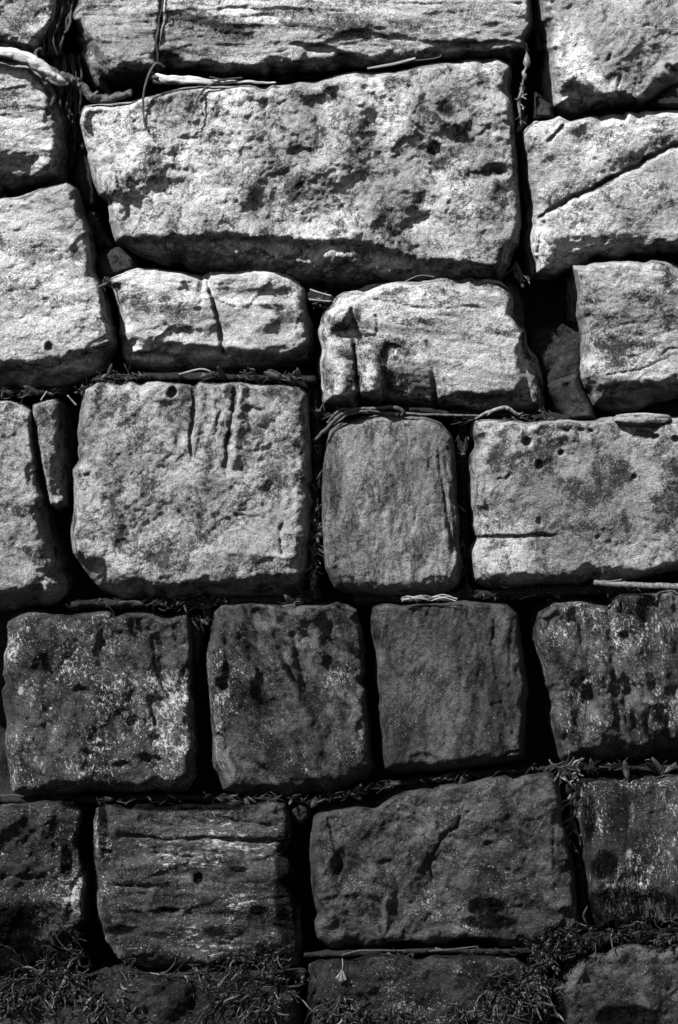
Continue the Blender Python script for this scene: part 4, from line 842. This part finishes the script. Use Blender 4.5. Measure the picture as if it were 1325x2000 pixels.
twig('twig', 'pale thin twig on the joint below the black stains', 'twig', [[(838, 1858, 14, 2), (880, 1855, 16, 1.8), (935, 1848, 12, .8)], [(850, 1852, 14, 2), (866, 1855, 16, 1.4)]], WOOD, .10, wob=1.5)

# ------------------------------------------------------------------ seaweed
def frond(B, x, y, h, ang, ln, wd, h1, shade, depth=0):
    n = 5; P = []; a = ang; cx, cy = x, y; bend = rnd.gauss(0, .24)
    roll = rnd.gauss(0, .9)
    for i in range(n):
        t = i/(n-1); wv = wd*(0.28+0.72*math.sin(math.pi*min(1, .1+.85*t)))
        P.append((cx, cy, h+(h1-h)*t+rnd.uniform(-1.5, 3), wv*.5))
        a += bend+rnd.gauss(0, .2); cx += math.cos(a)*ln/(n-1); cy += math.sin(a)*ln/(n-1)
    tubemesh(B, P, shade*rnd.choice([.15, .25, .4, .7, 1, 2.2]), 6, .16, roll, wob=2.5, step=5, rnd=rnd)
    if depth < 2 and rnd.random() < (.75 if depth == 0 else .35):
        for s in (-1, 1):
            q = P[3] if rnd.random() < .6 else P[2]
            frond(B, q[0], q[1], q[2], a+s*rnd.uniform(.25, .6), ln*rnd.uniform(.35, .6), wd*.85, h1+rnd.uniform(0, 4), shade, depth+1)
    if rnd.random() < .04:    # air bladder or swollen tip
        q = P[-1]; r = rnd.uniform(2.2, 4.5)
        tubemesh(B, [(q[0], q[1], q[2]+1, 1), (q[0]+math.cos(a)*r*.8, q[1]+math.sin(a)*r*.8, q[2]+2, r), (q[0]+math.cos(a)*r*2.2, q[1]+math.sin(a)*r*2.2, q[2]+1, r*.8), (q[0]+math.cos(a)*r*3, q[1]+math.sin(a)*r*3, q[2], .6)], shade*.8, 8, .7, step=2, rnd=rnd)
def clump(label, roots, ang, spread, ln, n, wd=6, h0=6, h1=42, shade=.10):
    B = MeshBits(); shade *= .32; ln *= 1.15; wd *= .95; n = int(n*1.2)
    for i in range(n):
        k = rnd.random()*(len(roots)-1); j = int(k); t = k-j
        x = roots[j][0]+(roots[min(j+1, len(roots)-1)][0]-roots[j][0])*t+rnd.gauss(0, 4); y = roots[j][1]+(roots[min(j+1, len(roots)-1)][1]-roots[j][1])*t+rnd.gauss(0, 4)
        frond(B, x, y, h0+rnd.uniform(-4, 6), math.radians(ang+rnd.gauss(0, spread)), ln*rnd.uniform(.4, 1.2), wd*rnd.uniform(.35, 1.25), h1+rnd.uniform(-3, 8), shade)
    return B.build('seaweed_clump', WEED, label, 'seaweed', 'seaweed clumps at the foot of the wall')
clump('seaweed swept down to the left below the very dark left block', [(166, 1850), (158, 1880), (120, 1900), (60, 1915)], 152, 16, 70, 52, h0=14, h1=44)
clump('short blistered seaweed in the bottom left corner of the wall', [(-30, 1925), (30, 1930)], 80, 30, 40, 16, h0=16, h1=44)
clump('seaweed tuft on the bottom edge below the gap beside the ridged block', [(200, 1945), (215, 1960)], 118, 14, 60, 20, h0=40, h1=46, shade=.14)
clump('single small forked sprig on the black stone left of the ridged block', [(228, 1930), (230, 1934)], 80, 12, 26, 3, wd=7, h0=40, h1=44, shade=.22)
clump('small curled sprig on the bottom left black stone, middle of its face', [(268, 1965), (270, 1970)], 118, 10, 24, 3, wd=5, h0=42, h1=46, shade=.2)
clump('stringy seaweed along the foot of the ridged block with a hanging bladder', [(212, 1890), (300, 1900), (390, 1905), (470, 1905)], 10, 25, 42, 24, wd=4, h0=6, h1=22)
clump('leafy seaweed spilling over the lower right corner of the ridged block', [(560, 1855), (520, 1866), (480, 1885)], 150, 25, 44, 44, h0=20, h1=34, shade=.12)
clump('dense seaweed hanging down left of the gap between the two bottom stones', [(560, 1905), (500, 1915), (450, 1930)], 125, 18, 84, 46, h0=18, h1=46, shade=.10)
clump('long strap of weed reaching right from the gap over the bottom centre stone', [(550, 1925), (556, 1930)], 22, 8, 66, 4, wd=5, h0=20, h1=40)
clump('seaweed tuft on the bottom edge near the white fan of weed', [(640, 1950), (668, 1952), (700, 1965)], 100, 20, 46, 26, h0=36, h1=44)
clump('seaweed tuft on the bottom edge, midway along the bottom centre stone', [(775, 1975), (810, 1975)], 95, 22, 34, 18, h0=36, h1=44, shade=.12)
clump('thin forked strands trailing down the bottom centre stone, left of the bladder weed', [(932, 1882), (960, 1880)], 95, 8, 110, 4, wd=4, h0=20, h1=42, shade=.2)
clump('seaweed tips on the bottom edge below the thin forked strands', [(890, 1975), (975, 1965)], 92, 18, 36, 28, h0=36, h1=46, shade=.16)
clump('thick bladder weed hanging right of the thin forked strands', [(1062, 1885), (1030, 1898), (990, 1910)], 108, 20, 62, 64, h0=14, h1=46, shade=.14)
clump('heaped seaweed in the corner between the bottom centre and bottom right stones', [(1060, 1855), (1100, 1845), (1140, 1830)], 160, 50, 34, 66, h0=2, h1=34, shade=.11)
clump('tangled seaweed at the foot of the white-streaked block', [(1150, 1810), (1220, 1815), (1300, 1818), (1380, 1822)], 175, 40, 36, 60, wd=5, h0=8, h1=30, shade=.10)
clump('dark weed hanging in the vertical gap left of the bottom right stone', [(1062, 1900), (1066, 1960)], 95, 12, 60, 20, h0=-20, h1=10, shade=.06)
B = MeshBits()
for a, l, wd in ((-16, 20, 7), (8, 22, 9), (30, 20, 7)):
    an = math.radians(90+a); tubemesh(B, [(669, 1893, 42, 1), (669+math.cos(an)*l*.5, 1893+math.sin(an)*l*.5, 44, wd*.22), (669+math.cos(an)*l, 1893+math.sin(an)*l, 46, wd*.5), (669+math.cos(an)*l*1.15, 1893+math.sin(an)*l*1.15, 45, wd*.3)], .2, 8, .3, step=4, rnd=rnd)
tubemesh(B, [(669, 1872, 34, 1), (670, 1884, 42, 1.2), (669, 1895, 43, 1.4)], .2, 6, rnd=rnd)
B.build('weed_sprig', WEED, 'small grey fan-shaped sprig on the face of the bottom centre stone', 'seaweed')
B = MeshBits()
tubemesh(B, [(1028, 84, -20, 1.5), (1029, 104, -18, 2), (1030, 112, -16, 6), (1029, 124, -14, 7), (1027, 134, -14, 2), (1023, 142, -14, 4), (1026, 150, -14, 5), (1022, 158, -16, 2), (1018, 180, -16, 3), (1014, 200, -18, 3.5), (1016, 220, -18, 3), (1018, 244, -20, 1.5)], .20, 8, wob=2, knob=.5, rnd=rnd)
for i in range(14):
    y = rnd.uniform(160, 236); frond(B, 1017, y, -16, math.radians(rnd.choice([60, 120, 90])+rnd.gauss(0, 15)), 14, 3.5, -14, .24, 2)
B.build('hanging_weed', WEED, 'string of dried bladder weed hanging in the gap right of the biggest block', 'seaweed')
B = MeshBits()
for i in range(9): frond(B, 1008+rnd.gauss(0, 2), 510+rnd.uniform(0, 14), -30, math.radians(75+rnd.gauss(0, 14)), 34, 4, -30, .1, 1)
B.build('hanging_weed', WEED, 'dark weed hanging below the lower right corner of the biggest block', 'seaweed')
B = MeshBits()
for i in range(34):
    y = rnd.uniform(1010, 1130); frond(B, 614+rnd.gauss(0, 5), y, -34, math.radians(90+rnd.gauss(0, 20)), 26, 7, -26, .10, 1)
B.build('hanging_weed', WEED, 'dark leafy weed hanging in the gap left of the loaf-shaped block', 'seaweed')
B = MeshBits()
for i in range(16): frond(B, 1098+rnd.gauss(0, 6), 1504+rnd.gauss(0, 4), -6, math.radians(rnd.choice([80, 0, -20, 180])+rnd.gauss(0, 14)), 34, 5, 2, .12, 1)
B.build('hanging_weed', WEED, 'star-shaped weed on the joint above the gap left of the white-streaked block', 'seaweed')
B = MeshBits()
for i in range(18): frond(B, 1116+rnd.gauss(0, 4), rnd.uniform(1540, 1640), -50, math.radians(85+rnd.gauss(0, 8)), 44, 6, -44, .08, 1)
B.build('hanging_weed', WEED, 'dark weed trailing down the gap left of the white-streaked block', 'seaweed')
B = MeshBits()
for k in range(26):       # fibrous roots in the top-left cleft
    x = 142-k*1.5+rnd.gauss(0, 3); q = rnd.uniform(1.2, 4); hh = rnd.uniform(-62, -26)
    tubemesh(B, [(x+6, -40, hh, q), (x-2, 15, hh, q), (x-12+rnd.gauss(0, 5), 50, hh+8, q*.9), (x-24+rnd.gauss(0, 6), 84, hh+8, q*.7), (x-20+rnd.gauss(0, 8), 108, hh, q*.4)], rnd.choice([.02, .03, .05, .09]), 6, .5, wob=9, knob=.5, rnd=rnd)
for k in range(22):
    x = 104+k*2.2+rnd.gauss(0, 3); q = rnd.uniform(1, 3.5); hh = rnd.uniform(-90, -55)
    tubemesh(B, [(x, 105, hh, q), (x+5, 150, hh, q), (x+rnd.gauss(0, 7), 200, hh-8, q), (x+6, 250, hh-14, q*.7), (x+rnd.gauss(0, 5), rnd.uniform(275, 330), hh-20, q*.4)], rnd.choice([.02, .03, .05, .08]), 6, .5, wob=10, knob=.5, rnd=rnd)
B.build('root_mass', BARK, 'matted fibrous roots filling the cleft at the top left', 'root')
